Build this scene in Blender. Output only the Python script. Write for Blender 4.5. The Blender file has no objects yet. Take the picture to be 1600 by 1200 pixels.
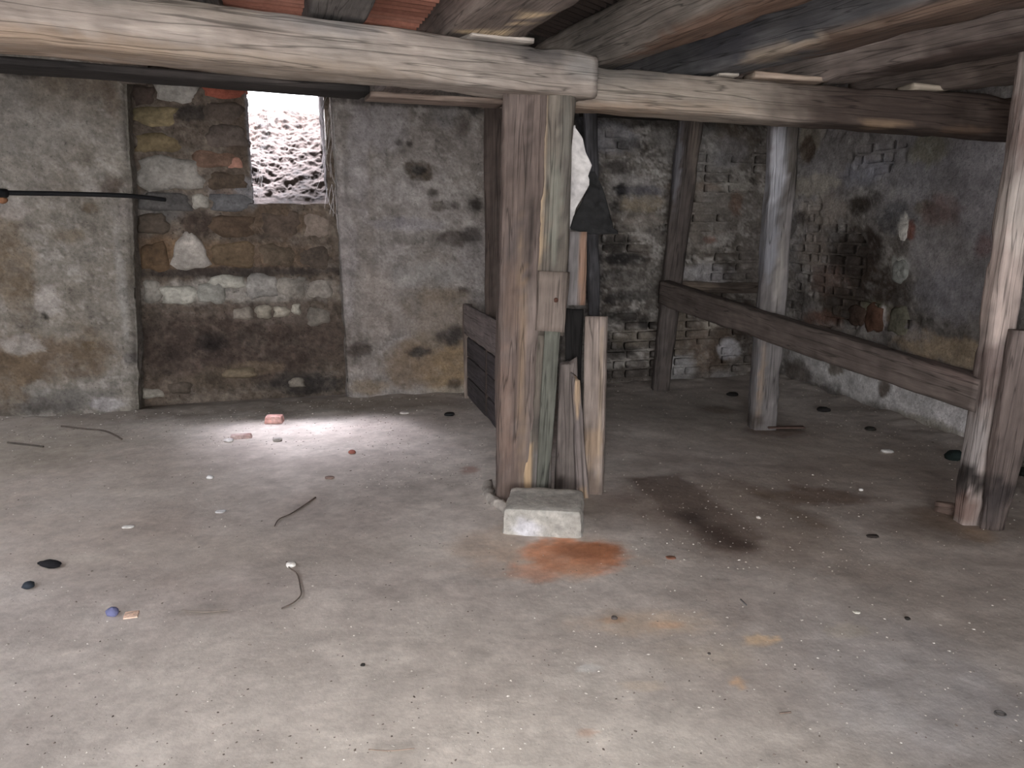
import bpy, math, random
import numpy as np
from mathutils import Vector, Matrix
random.seed(7)
SC = bpy.context.scene
COL = SC.collection
# ------------------------------------------------------------------ camera, light, exposure
H = 1.40; F = 1200.0; PITCH = math.atan(0.2)
CP, SP = math.cos(PITCH), math.sin(PITCH)
cd = bpy.data.cameras.new('camera'); cd.sensor_width = 36; cd.lens = 27; cd.clip_start = .02
cam = bpy.data.objects.new('camera', cd); COL.objects.link(cam)
cam.location = (0, 0, H); cam.rotation_euler = (math.pi/2 - PITCH, 0, 0)
SC.camera = cam
SC.view_settings.view_transform = 'Standard'; SC.view_settings.look = 'None'
SC.view_settings.gamma = 1; SC.view_settings.use_curve_mapping = False
SC.view_settings.exposure = 0.0
w = bpy.data.worlds.new('sky'); SC.world = w; w.use_nodes = True
w.node_tree.nodes['Background'].inputs[0].default_value = (.93, .94, 1, 1)
w.node_tree.nodes['Background'].inputs[1].default_value = 7.0
def light(name, typ, loc, tgt, power, color, **kw):
    d = bpy.data.lights.new(name, typ); d.energy = power; d.color = color
    for k, v in kw.items(): setattr(d, k, v)
    o = bpy.data.objects.new(name, d); COL.objects.link(o); o.location = loc
    if tgt is not None:
        o.rotation_euler = (Vector(tgt)-Vector(loc)).to_track_quat('-Z', 'Y').to_euler()
    return o
light('flash', 'SPOT', (-.035, .03, H-.03), (.1, 5, .8), 125, (1, .965, .93), shadow_soft_size=.006, spot_size=math.radians(110), spot_blend=.9)
light('doorway_daylight', 'AREA', (-.1, -4.75, 1.25), (.5, 3, 1.0), 315, (1, .985, .965), shape='RECTANGLE', size=2.3, size_y=2.0)
# skylight falling down the light well outside the small window
light('well_daylight', 'AREA', (-1.5, 7.25, 3.75), (-2.1, 5.2, .2), 760, (.95, .91, 1), shape='RECTANGLE', size=2.3, size_y=.45, spread=math.radians(100))

# ------------------------------------------------------------------ geometry of the view
def ray(px, py):
    u, v = (px-800)/F, (py-600)/F
    return np.array([u, CP-v*SP, -(SP+v*CP)])
def on_floor(px, py, z=0.):
    d = ray(px, py); return np.array([0, 0, H]) + d*((z-H)/d[2])
def at_y(px, py, y):
    d = ray(px, py); return np.array([0, 0, H]) + d*(y/d[1])
def lerp(a, b, t): return a+(b-a)*t
# ------------------------------------------------------------------ numpy noise
def _hash(i, j, k, s):
    n = (i*374761393 + j*668265263 + k*2147483647 + s*1274126177) & 0xffffffff
    n = ((n ^ (n >> 13))*1274126177) & 0xffffffff
    n = ((n ^ (n >> 16))*2246822519) & 0xffffffff
    return ((n ^ (n >> 15)) & 0xffffff)/16777215.0
def vnoise(P, s=0):
    I = np.floor(P).astype(np.int64); f = P-I; f = f*f*(3-2*f)
    r = 0
    for a in (0, 1):
        for b in (0, 1):
            for c in (0, 1):
                wgt = (f[:, 0] if a else 1-f[:, 0])*(f[:, 1] if b else 1-f[:, 1])*(f[:, 2] if c else 1-f[:, 2])
                r = r + wgt*_hash(I[:, 0]+a, I[:, 1]+b, I[:, 2]+c, s)
    return r
def fbm(P, scale=1., octs=4, s=0, gain=.5):
    """about -1..1"""
    P = np.atleast_2d(P)*scale+17.3; a = 1.; t = 0; n = 0
    for o in range(octs):
        t = t + a*(vnoise(P, s+o)*2-1); n += a; a *= gain; P = P*2.03+3.1
    return t/n*1.5
def lin(c):
    c = np.array(c, float)/255.
    return np.where(c <= .04045, c/12.92, ((c+.055)/1.055)**2.4)
# appearance colour (sRGB as it should roughly look) -> albedo
GAIN = 2.0
def alb(c):
    c = lin(c)*GAIN; l = c@np.array([.25, .6, .15])
    return np.clip(l+(c-l)*.74, .003, .9)

class Blob:
    """a stain, or light or shade put into the colour, with a centre in the world, radii in metres"""
    def __init__(s, c, rh, rv, col, a=1., soft=.35, mode='wall', warp=.45, ang=0.):
        s.c, s.rh, s.rv, s.col, s.a, s.soft, s.mode, s.warp, s.ang = np.array(c), rh, rv, alb(col), a, soft, mode, warp, ang
    def w(s, V, seed):
        d = V-s.c
        near = np.abs(d).max(axis=1) < 3*max(s.rh, s.rv)+.15
        out = np.zeros(len(V))
        if not near.any(): return out
        d = d[near]
        if s.mode == 'post':
            r = np.sqrt((d[:, 0]/s.rh)**2+(d[:, 2]/s.rv)**2+(d[:, 1]/.35)**2)
        elif s.mode == 'wall':
            r = np.sqrt((d[:, 0]**2+d[:, 1]**2)/s.rh**2+(d[:, 2]/s.rv)**2)
        else:
            ca, sa = math.cos(s.ang), math.sin(s.ang)
            x = d[:, 0]*ca+d[:, 1]*sa; y = -d[:, 0]*sa+d[:, 1]*ca
            r = np.sqrt((x/s.rh)**2+(y/s.rv)**2)
        sc = 1.4/max(.02, min(s.rh, s.rv))
        r = r + s.warp*fbm(V[near], sc*.7, 5, seed, .68)
        t = np.clip((1+s.soft-r)/(2*s.soft), 0, 1)
        out[near] = s.a*t*t*(3-2*t)*np.clip(1+.35*fbm(V[near], 16, 3, seed+7, .7), .3, 1.)
        return out
def colour(V, palette, scale, seed, blobs=(), contrast=1., grit=.13, mot=None, mseed=400, lime=(146, 142, 137)):
    """palette = two or three colours blended by noise"""
    n = fbm(V, scale, 5, seed, .62)*contrast
    t = np.clip(n*.5+.5, 0, 1)[:, None]
    p = [alb(c) for c in palette]
    if len(p) == 2: C = p[0]*(1-t)+p[1]*t
    else: C = np.where(t < .5, p[0]*(1-2*t)+p[1]*2*t, p[1]*(2-2*t)+p[2]*(2*t-1))
    C = C*(1+.17*fbm(V, scale*7, 3, seed+50)[:, None]+grit*fbm(V, 34, 3, seed+51, .75)[:, None])
    if mot is not None: C = mottle(V, C, mot, mseed, lime)
    for i, b in enumerate(blobs):
        m = b.w(V, seed+100+i)[:, None]
        C = C*(1-m)+b.col*m*(1+.28*fbm(V, 14, 4, seed+70, .7)[:, None])
    if mot is not None and len(blobs): C = mottle(V, C, mot*.3, mseed+3, lime)
    return np.clip(C, .004, .9)
# ------------------------------------------------------------------ materials
def mk(name, rough=.9, bump=.3, scale=40., speck=.12, wood=False, spec=.25, flat=None, patch=0.):
    m = bpy.data.materials.new(name); m.use_nodes = True
    nt = m.node_tree; N = nt.nodes; L = nt.links; b = N['Principled BSDF']
    b.inputs['Roughness'].default_value = rough
    b.inputs['Specular IOR Level'].default_value = spec
    at = N.new('ShaderNodeAttribute'); at.attribute_name = 'gc'
    mp = N.new('ShaderNodeMapping'); L.new(at.outputs['Vector'], mp.inputs['Vector'])
    if wood: mp.inputs['Scale'].default_value = (.07, 1, 1)
    n1 = N.new('ShaderNodeTexNoise'); n1.inputs['Scale'].default_value = scale; n1.inputs['Detail'].default_value = 7; n1.inputs['Roughness'].default_value = .68
    L.new(mp.outputs[0], n1.inputs['Vector'])
    n2 = N.new('ShaderNodeTexNoise'); n2.inputs['Scale'].default_value = scale*(.22 if not wood else .35); n2.inputs['Detail'].default_value = 5
    L.new(mp.outputs[0], n2.inputs['Vector'])
    r = N.new('ShaderNodeMapRange'); r.inputs['From Min'].default_value = .28; r.inputs['From Max'].default_value = .72
    r.inputs['To Min'].default_value = 1-speck*2; r.inputs['To Max'].default_value = 1+speck*2
    L.new(n1.outputs['Fac'], r.inputs['Value'])
    r2 = N.new('ShaderNodeMapRange'); r2.inputs['From Min'].default_value = .3; r2.inputs['From Max'].default_value = .7
    r2.inputs['To Min'].default_value = 1-speck; r2.inputs['To Max'].default_value = 1+speck
    L.new(n2.outputs['Fac'], r2.inputs['Value'])
    mu = N.new('ShaderNodeMath'); mu.operation = 'MULTIPLY'; L.new(r.outputs[0], mu.inputs[0]); L.new(r2.outputs[0], mu.inputs[1])
    last = mu.outputs[0]; hgt = n1.outputs['Fac']
    if wood:   # long drying cracks
        mp2 = N.new('ShaderNodeMapping'); mp2.inputs['Scale'].default_value = (.035, 1, 1); L.new(at.outputs['Vector'], mp2.inputs['Vector'])
        n3 = N.new('ShaderNodeTexNoise'); n3.inputs['Scale'].default_value = 26; n3.inputs['Detail'].default_value = 2; n3.inputs['Distortion'].default_value = .3
        L.new(mp2.outputs[0], n3.inputs['Vector'])
        cr = N.new('ShaderNodeMapRange'); ab = N.new('ShaderNodeMath'); ab.operation = 'SUBTRACT'; ab.inputs[1].default_value = .5
        ab2 = N.new('ShaderNodeMath'); ab2.operation = 'ABSOLUTE'
        L.new(n3.outputs['Fac'], ab.inputs[0]); L.new(ab.outputs[0], ab2.inputs[0]); L.new(ab2.outputs[0], cr.inputs['Value'])
        cr.inputs['From Min'].default_value = .0; cr.inputs['From Max'].default_value = .022; cr.inputs['To Min'].default_value = .42; cr.inputs['To Max'].default_value = 1
        mu2 = N.new('ShaderNodeMath'); mu2.operation = 'MULTIPLY'; L.new(last, mu2.inputs[0]); L.new(cr.outputs[0], mu2.inputs[1]); last = mu2.outputs[0]
        mu3 = N.new('ShaderNodeMath'); mu3.operation = 'MULTIPLY'; L.new(hgt, mu3.inputs[0]); L.new(cr.outputs[0], mu3.inputs[1]); hgt = mu3.outputs[0]
    if patch:   # flaked layers with crisp edges, and small dark pits
        for sc_, lo_, hi_, v_, seed_ in ((5.5, .52, .55, 1-patch, 0), (13, .56, .585, 1+patch*.8, 4), (48, .62, .66, 1-patch*2.2, 9)):
            ns = N.new('ShaderNodeTexNoise'); ns.inputs['Scale'].default_value = sc_; ns.inputs['Detail'].default_value = 9; ns.inputs['Roughness'].default_value = .62
            ad = N.new('ShaderNodeVectorMath'); ad.inputs[1].default_value = (seed_, seed_*.7, 1); L.new(mp.outputs[0], ad.inputs[0]); L.new(ad.outputs[0], ns.inputs['Vector'])
            mr = N.new('ShaderNodeMapRange'); mr.inputs['From Min'].default_value = lo_; mr.inputs['From Max'].default_value = hi_; mr.inputs['To Min'].default_value = 1; mr.inputs['To Max'].default_value = v_
            L.new(ns.outputs['Fac'], mr.inputs['Value'])
            for q_ in (0, 1):
                mm = N.new('ShaderNodeMath'); mm.operation = 'MULTIPLY'; L.new(mr.outputs[0], mm.inputs[1])
                L.new((last, hgt)[q_], mm.inputs[0])
                if q_: hgt = mm.outputs[0]
                else: last = mm.outputs[0]
    vm = N.new('ShaderNodeVectorMath'); vm.operation = 'SCALE'
    if flat is None:
        ca = N.new('ShaderNodeAttribute'); ca.attribute_name = 'Col'; L.new(ca.outputs['Color'], vm.inputs[0])
    else: vm.inputs[0].default_value = tuple(alb(flat))
    L.new(last, vm.inputs['Scale']); L.new(vm.outputs[0], b.inputs['Base Color'])
    if bump:
        bp = N.new('ShaderNodeBump'); bp.inputs['Strength'].default_value = bump; bp.inputs['Distance'].default_value = .012
        L.new(hgt, bp.inputs['Height']); L.new(bp.outputs[0], b.inputs['Normal'])
    return m
M = dict(
    plaster=mk('plaster', .92, .8, 48, .13, patch=.16), rubble=mk('rubble', .95, 1.0, 22, .2, patch=.22),
    floor=mk('worn_concrete', .74, .22, 30, .06, spec=.3, patch=.035), brick=mk('brick', .9, .6, 45, .13, patch=.16), stone=mk('stone', .9, .6, 35, .13, patch=.12),
    wood=mk('old_wood', .82, .55, 60, .15, wood=True), tile=mk('clay_tile', .75, .2, 30, .1),
    debris=mk('debris', .9, .2, 60, .1), cloth=mk('cloth', .8, .35, 25, .1),
    black=mk('black_rubber', .55, .1, 30, .1, flat=(16, 17, 19)), tar=mk('tar_sheet', .75, .4, 30, .2, flat=(21, 21, 22)),
    ring=mk('grey_rubber', .7, .1, 30, .1, flat=(70, 68, 68)))

def obj(name, V, Fc, mat, C=None, gc=None, parent=None, smooth=True, label=None, cat=None, group=None, kind=None):
    me = bpy.data.meshes.new(name)
    V = np.asarray(V, float)
    Fc = [tuple(int(i) for i in f) for f in Fc] if not isinstance(Fc, np.ndarray) else Fc
    if isinstance(Fc, np.ndarray):
        nf = len(Fc); k = Fc.shape[1]
        me.vertices.add(len(V)); me.vertices.foreach_set('co', V.ravel())
        me.loops.add(nf*k); me.loops.foreach_set('vertex_index', Fc.ravel().astype(np.int32))
        me.polygons.add(nf); me.polygons.foreach_set('loop_start', (np.arange(nf)*k).astype(np.int32))
        me.update(calc_edges=True)
    else: me.from_pydata(V.tolist(), [], Fc)
    me.polygons.foreach_set('use_smooth', np.full(len(me.polygons), smooth)); me.update()
    if C is None: C = np.full((len(V), 3), .3)
    a = me.color_attributes.new('Col', 'FLOAT_COLOR', 'POINT')
    a.data.foreach_set('color', np.c_[C, np.ones(len(V))].astype(np.float32).ravel())
    g = me.attributes.new('gc', 'FLOAT_VECTOR', 'POINT')
    g.data.foreach_set('vector', np.asarray(V if gc is None else gc, np.float32).ravel())
    me.materials.append(M[mat] if isinstance(mat, str) else mat)
    o = bpy.data.objects.new(name, me); COL.objects.link(o)
    if parent is not None: o.parent = parent
    tag(o, label, cat, group, kind)
    return o
def tag(o, label=None, cat=None, group=None, kind=None):
    for k, v in (('label', label), ('category', cat), ('group', group), ('kind', kind)):
        if v: o[k] = v
    return o
def thing(name, label=None, cat=None, group=None, kind=None, loc=(0, 0, 0)):
    o = bpy.data.objects.new(name, None); COL.objects.link(o); o.empty_display_size = .1
    return tag(o, label, cat, group, kind)
def grid_faces(nu, nv):
    i = np.arange(nu-1)[:, None]; j = np.arange(nv-1)[None, :]
    a = (i*nv+j).ravel()
    return np.stack([a, a+nv, a+nv+1, a+1], 1)

# ------------------------------------------------------------------ walls
def mottle(P, C, k, seed, lime=(146, 142, 137), dirt=(50, 42, 36)):
    """flaked limewash and ingrained dirt, crisp-edged"""
    Q = P*np.array([1, 1, 1.35])
    for sc_, th, col, a, sd in ((4.5, .2, dirt, .75, 1), (6.5, .22, lime, .6, 2), (15, .3, lime, .6, 3), (13, .3, dirt, .7, 4), (30, .42, (30, 27, 25), .8, 5)):
        k_ = k if np.ndim(k) == 0 else k[:, None]
        m = np.clip((fbm(Q, sc_, 5, seed+sd*11, .68)-th)/.09, 0, 1)[:, None]*a*k_
        C = C*(1-m)+alb(col)*m
    return C
class Wall:
    def __init__(s, a, b):
        s.o = np.array([a[0], a[1], 0.]); d = np.array([b[0]-a[0], b[1]-a[1], 0.])
        s.L = np.linalg.norm(d); s.u = d/s.L; s.n = np.array([s.u[1], -s.u[0], 0.])
    def px(s, px, py, dep=0.):
        d = ray(px, py); c = np.array([0, 0, H]); o = s.o+s.n*dep
        return c+d*(np.dot(o-c, s.n)/np.dot(d, s.n))
    def uv(s, P): return np.dot(P-s.o, s.u), P[2]
    def uvpx(s, px, py, dep=0.): return s.uv(s.px(px, py, dep))
    def P(s, u, v, d=0.):
        u = np.asarray(u, float); return s.o+u[..., None]*s.u+np.asarray(d, float)[..., None]*s.n+np.stack([u*0, u*0, np.asarray(v)+u*0], -1)
    def blob(s, px, py, rx, ry, col, a=1., soft=.35, warp=.45, dep=0.):
        c = s.px(px, py, dep); e = s.px(px+rx, py, dep); f = s.px(px, py-ry, dep)
        return Blob(c, np.linalg.norm(e-c), np.linalg.norm(f-c), col, a, soft, 'wall', warp)
pA = on_floor(0, 657); pB = on_floor(1215, 588)
BW = Wall(pA, pB)
RW = Wall(pB, on_floor(1600, 722))
HT = 2.95
wb = thing('wall_back', kind='structure'); wr = thing('wall_right', kind='structure')
GREY, LG, BR, DBR, BK = (120, 113, 106), (140, 135, 131), (96, 80, 62), (52, 43, 36), (20, 19, 20)
def bl(W, L, dep=0.): return [W.blob(*b[:5], *(b[5:]), dep=dep) for b in L]
# blob rows: px, py, rx, ry, colour, alpha, softness
left_bl = bl(BW, [
 (60,190,70,70,(103,99,93),.7,.5),(120,125,60,28,(67,57,46),.8),(40,110,30,14,(40,34,31),.9),(175,150,14,40,(74,63,52),.7),
 (15,420,40,80,(78,65,47),.8),(60,560,110,36,(77,63,47),.85),(20,590,50,50,(75,61,43),.8),(130,540,30,30,(77,65,49),.6),(75,470,20,22,(121,115,110),.8,.2),(70,495,6,9,(31,28,23),1,.2),
 (150,300,18,12,(121,115,110),.6,.2),(140,325,12,8,(70,59,43),.8),(175,290,18,14,(59,47,38),.7),(195,330,12,16,(74,67,65),.6),(110,370,25,10,(74,63,47),.6),
 (20,330,26,18,(119,112,106),.6,.3),(138,540,14,8,(70,56,34),.8),(30,540,34,16,(114,109,104),.7,.2),(190,440,8,90,(103,101,97),.6),(205,560,12,10,(56,52,51),.8),
 (110,625,80,16,(77,74,70),.9),(60,608,22,12,(112,109,104),.6,.2),(168,632,28,10,(121,117,117),.8,.2),(60,640,60,9,(52,49,46),.7),(10,640,20,15,(63,56,47),.7),(90,150,50,30,(83,75,63),.5)])
niche_bl = bl(BW, [
 (250,100,60,30,(45,38,34),.9),(225,145,16,16,(60,50,44),.9),(300,175,30,14,(40,36,34),.9),(370,200,20,60,(66,54,44),.8),(392,200,7,95,(96,96,104),.8,.3,.2),(380,300,40,20,(92,92,96),.8),(250,325,50,24,(70,68,66),.9),
 (310,350,30,18,(48,38,32),.9),(350,300,18,30,(74,56,40),.7),(420,345,70,22,(72,58,44),.9),(300,400,100,24,(86,66,44),.8),(440,400,70,22,(78,62,46),.8),(250,385,30,20,(84,62,38),.7),
 (370,425,160,8,(44,38,35),.9),(370,455,160,18,(118,114,108),.75,.4),(370,540,170,56,(54,44,38),1,.3,.2),(440,490,70,16,(84,74,66),.8),(330,535,26,14,(34,28,26),.9),(400,575,40,10,(92,78,60),.6),
 (470,600,60,18,(38,35,34),.9),(240,610,30,24,(76,64,54),.7),(340,590,60,18,(70,60,48),.8)], -.22)
right_bl = bl(BW, [
 (570,170,14,40,(75,68,63),.7),(575,300,10,110,(84,77,72),.55),(560,240,16,100,(118,113,115),.5),(540,400,16,120,(117,111,111),.6),(600,200,40,40,(115,111,113),.6),
 (652,268,24,16,(52,43,34),.95,.2),(655,266,11,7,(27,24,22),1,.2),(625,222,8,6,(46,41,37),.9),(641,224,6,5,(45,39,36),.9),(676,302,9,7,(57,52,48),.9),(685,322,12,8,(59,52,46),.8),(712,322,6,6,(54,48,45),.8),(744,320,12,12,(37,33,30),1),(625,345,7,9,(43,37,36),.9),
 (700,180,22,20,(99,97,97),.6),(722,195,14,16,(64,57,52),.8),(710,372,26,12,(54,46,41),.8),(735,368,18,12,(43,38,36),.8),(635,375,30,8,(77,72,68),.7),(725,455,8,8,(41,37,37),1),(640,350,50,10,(113,109,113),.6),
 (670,430,60,20,(109,106,104),.6),(590,470,30,60,(115,106,100),.6),(690,460,40,10,(100,88,77),.6),(690,530,60,70,(93,81,66),.75),(700,575,50,36,(108,88,59),.8),(640,570,44,34,(93,77,59),.8),(705,527,24,16,(46,41,39),.95),(655,550,18,8,(50,45,41),.95),(560,548,20,12,(54,46,41),.9),
 (570,580,20,22,(117,109,104),.7),(575,605,26,12,(100,86,68),.8),(530,560,10,30,(72,63,55),.7),(725,610,50,10,(118,111,100),.6),(710,600,10,8,(54,46,39),.8),
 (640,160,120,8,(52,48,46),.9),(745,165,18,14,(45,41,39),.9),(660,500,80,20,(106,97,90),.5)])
brickz_bl = bl(BW, [
 (1060,185,190,16,(34,31,30),.95),(920,230,24,60,(40,40,44),.95),(960,215,34,26,(108,108,114),.7),(980,225,22,10,(52,50,50),.9),(965,262,18,14,(48,44,42),.9),(990,285,36,12,(124,120,118),.7),  # first blob: shadowed beam underside and dark wall plate, painted on the wall
 (970,297,14,10,(26,25,27),1),(1010,298,28,8,(74,72,78),.9),(965,325,12,9,(34,32,30),.95),(1005,318,34,12,(104,92,72),.7),(1010,345,30,10,(112,104,96),.6),(1090,230,70,34,(104,102,100),.6),(1150,215,30,24,(76,66,56),.85),(1140,235,26,24,(112,110,112),.6),
 (1090,292,50,6,(84,66,52),.8),(1150,292,26,10,(140,136,128),.8,.2),(1110,330,80,40,(100,94,88),.6),(1150,320,10,18,(92,66,50),.7),(1110,375,10,6,(90,60,50),.8),
 (930,420,14,110,(36,35,38),.9),(960,380,26,12,(36,33,31),.95),(975,405,34,10,(28,26,26),1),(965,432,26,12,(36,33,32),.95),(985,462,26,9,(24,23,24),1),(955,468,10,9,(30,28,30),.95),(975,495,30,12,(32,29,28),.95),(1010,505,12,10,(24,22,22),1),(960,545,36,16,(34,30,28),.95),(985,585,60,12,(52,46,42),.95),
 (1000,440,50,30,(78,74,70),.6),(990,530,30,14,(92,84,72),.6),(1100,430,44,16,(128,126,130),.6),(1060,500,20,60,(80,70,58),.8),(1110,540,40,50,(74,60,48),.85),(1115,505,14,10,(142,136,124),.8,.2),(1140,545,16,16,(156,156,162),.9,.2),(1065,575,24,24,(120,120,122),.8,.3),(1100,590,50,10,(70,66,64),.7),(1130,590,20,10,(120,118,118),.7),
 (1170,430,40,10,(66,60,56),.8),(1165,500,12,40,(52,42,36),.9),(1190,560,20,40,(60,50,42),.9),(1085,340,16,50,(88,80,72),.6),(1190,400,30,60,(96,90,86),.6)])
rw_bl = bl(RW, [
 (1320,230,70,60,(109,105,106),.7,.5),(1480,250,120,90,(115,114,119),.9,.5),(1560,330,70,90,(122,120,125),.8),(1350,270,40,20,(104,106,118),.7),(1265,215,18,34,(129,120,102),.75,.2),(1262,232,12,22,(66,52,42),.9,.2),(1330,245,5,7,(40,38,38),.9),(1450,230,34,24,(102,99,78),.7),
 (1270,290,40,16,(134,127,115),.75,.3),(1290,330,40,24,(125,115,106),.7),(1255,340,10,10,(50,44,40),.9),(1345,320,18,14,(46,40,34),.95),(1395,340,28,24,(66,66,70),.85),(1445,325,16,12,(80,74,62),.8),(1470,330,30,22,(102,80,76),.7),(1415,355,8,20,(174,171,164),.9,.2),(1425,360,7,16,(97,54,44),.9,.2),
 (1340,400,48,40,(42,33,28),.98,.25),(1365,450,50,34,(48,38,31),.95),(1290,440,30,26,(97,74,64),.7),(1310,480,34,30,(52,42,34),.95),(1270,390,24,30,(122,111,102),.7),(1406,420,14,20,(139,141,136),.8,.2),(1460,400,44,40,(120,117,119),.8,.4),(1500,460,70,40,(115,114,120),.9,.4),(1535,385,14,20,(102,76,76),.7),
 (1365,485,24,14,(97,97,74),.8),(1362,500,16,16,(76,50,36),.95,.2),(1378,495,6,20,(174,169,169),.8,.2),(1400,498,18,20,(95,80,66),.9,.2),(1285,500,30,14,(102,70,56),.8),(1470,545,80,24,(143,125,99),.9,.25),(1420,520,30,14,(125,120,120),.7),(1320,520,50,12,(125,120,115),.6),
 (1270,560,40,24,(150,148,148),.8,.3),(1330,590,60,30,(162,161,161),.85,.3),(1420,620,80,34,(171,170,171),.9,.3),(1520,660,80,34,(167,165,167),.9,.3),(1305,575,12,12,(78,66,52),.8,.2),(1380,605,10,18,(74,60,46),.85,.2),(1245,580,20,20,(70,62,56),.8),(1370,640,34,12,(106,102,97),.7),
 (1450,665,60,12,(102,95,78),.7),(1290,615,40,10,(64,58,54),.8),(1590,640,20,40,(162,160,160),.7)])

def expo_soft(V):
    q = (V-BW.o)@BW.u; q2 = (V-RW.o)@RW.u; c = RW.px(1310, 420)
    onb = np.abs((V-BW.o)@BW.n) < .1
    return np.where(onb, np.clip((q-uvb[0]+.1)/.4, 0, 1), np.clip(1.5-np.linalg.norm(V-c, axis=1)/.95, 0, 1))
def expo_back(V):
    n = fbm(V, 2.6, 4, 31, .6)
    u = (V-BW.o)@BW.u; v = V[:, 2]
    e = np.clip((u-uvb[0])/.25, 0, 1)*(.42+n*.85)
    low = np.clip((uvl-v)/.25, 0, 1)*.5
    return np.clip((e+low*np.clip((u-uvb[0]+.6)/.3, 0, 1)-.42)/.16, 0, 1)
uvb = BW.uvpx(900, 400); uvl = .75
def expo_right(V):
    n = fbm(V, 2.4, 4, 41, .6)
    c = RW.px(1300, 400); d = V-c
    r = np.sqrt((d[:, 0]**2+d[:, 1]**2)/.95**2+(d[:, 2]/.95)**2)
    return np.clip((.85-r+n*1.1)/.18, 0, 1)*np.clip((V[:, 2]-.42+.1*n)/.1, 0, 1)

def wall_patch(W, u0, u1, palette, seed, blobs, res, expo=None, reveal=(0, 0), dep=0., ht=HT, amp=.012, hole=None, scale=1.6, mot=.3, lime=(146, 142, 137), v0=-.05, name='plaster', mat='plaster'):
    """u0,u1: functions of v; reveal: depth turned back at each side"""
    us0, us1 = u0(0.), u1(0.)
    nu = max(4, int((us1-us0)/res)); nv = int((ht-v0)/res)
    s = np.linspace(0, 1, nu); v = np.linspace(v0, ht, nv)
    rows = []
    U = np.empty((0, nv)); D = np.empty((0, nv))
    U = lerp(np.array([u0(x) for x in v])[None, :], np.array([u1(x) for x in v])[None, :], s[:, None]); D = np.zeros_like(U)
    nr = 14
    if reveal[0]:
        t = np.linspace(1, 1/nr, nr)[:, None]; U = np.vstack([np.repeat(U[:1], nr, 0)+.0*t, U]); D = np.vstack([-reveal[0]*t+0*v[None], D])
    if reveal[1]:
        t = np.linspace(1/nr, 1, nr)[:, None]; U = np.vstack([U, np.repeat(U[-1:], nr, 0)]); D = np.vstack([D, -reveal[1]*t+0*v[None]])
    n_u = U.shape[0]
    Vv = np.repeat(v[None, :], n_u, 0)
    wob = .014*fbm(np.stack([v*0, v*0, v], 1), 5, 4, seed+77, .6)
    if reveal[1]: U = U+wob[None]*np.linspace(0, 1, n_u)[:, None]**6
    if reveal[0]: U = U+wob[None]*np.linspace(1, 0, n_u)[:, None]**6
    # rounded arris where the wall turns into the niche
    for side, k in ((0, reveal[0]), (1, reveal[1])):
        if k:
            edge = U[0] if side == 0 else U[-1]
            q = np.abs(U-edge[None]); on = D > -1e-6
            D = np.where(on & (q < .07), -(.07-np.sqrt(np.maximum(0, .07**2-(.07-q)**2)))*.7, D)
    P = W.P(U.ravel(), Vv.ravel(), D.ravel()+dep)
    e = expo(P) if expo else np.zeros(len(P))
    dd = amp*fbm(P, 1.3, 3, seed)+amp*.55*fbm(P, 6, 4, seed+3, .6)-.022*e
    for b in blobs:      # stains that are also holes or flakes in the plaster
        lum = b.col.mean()
        if lum < .05: dd = dd-.012*b.w(P, seed+5)
    fac = np.where(D.ravel() < -.06, 0.5, 1.)
    for side, k in ((0, reveal[0]), (1, reveal[1])):
        if k:
            edge = U[0] if side == 0 else U[-1]; q = np.abs(U-edge[None]).ravel()
            rg = np.exp(-((q-.05)/.05)**2)*.022*(.5+fbm(P*np.array([1, 1, .35]), 9, 4, seed+21, .6)); dd = dd+rg
    P = P+W.n*(dd*fac)[:, None]
    if reveal[0] or reveal[1]:
        mv = np.where(D.ravel() < -.02, 1, 0)*.018*fbm(P, 5, 4, seed+9, .6)
        P = P+W.u*mv[:, None]
    C = colour(P, palette, scale, seed, blobs, mot=mot if not expo else mot+(.75-mot)*np.clip(expo_soft(P), 0, 1), mseed=400+int(W is RW)*37, lime=lime)
    if expo:
        mort = colour(P, ((88, 80, 72), (112, 106, 98)), 5, seed+8, [])
        m = (.3*e)[:, None]; C = C*(1-m)+mort*C/.2*m*.9 if False else C*(1-m)+mort*m
        for i, b in enumerate(blobs):
            k = (b.w(P, seed+100+i)*e*.6)[:, None]; C = C*(1-k)+b.col*k
    Fq = grid_faces(n_u, nv)
    if hole is not None:
        cu = U.ravel()[Fq].mean(1); cv = Vv.ravel()[Fq].mean(1)
        Fq = Fq[~((cu > hole[0]) & (cu < hole[1]) & (cv > hole[2]) & (cv < hole[3]))]
    Fq = Fq[:, ::-1]
    return obj(name, P, Fq, mat, C, parent=None, kind=None)

def edge_fn(W, p1, p2, dep=0.):
    (ua, va), (ub, vb) = W.uvpx(*p1, dep), W.uvpx(*p2, dep)
    return lambda v: ua+(ub-ua)*np.clip((v-va)/(vb-va), -.3, 1.4)
nl = edge_fn(BW, (217, 630), (197, 130)); nr_ = edge_fn(BW, (545, 622), (516, 150))
ND = -.22
PAL_L = ((80, 72, 61), (94, 89, 81), (104, 100, 95))
o = wall_patch(BW, lambda v: -2.2, nl, PAL_L, 3, left_bl, .016, reveal=(0, -ND+.02)); o.parent = wb
uB1 = BW.uvpx(1225, 588)[0]
o = wall_patch(BW, nr_, lambda v: BW.uvpx(800, 500)[0], ((86, 79, 72), (104, 98, 94), (120, 115, 115)), 5, right_bl, .016, reveal=(-ND+.02, 0)); o.parent = wb
o = wall_patch(BW, lambda v: BW.uvpx(800, 500)[0], lambda v: BW.L+.14, ((66, 60, 54), (88, 83, 78), (112, 109, 107)), 5, brickz_bl+right_bl[10:], .017, expo=expo_back, scale=2.6, amp=.014); o.parent = wb
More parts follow.
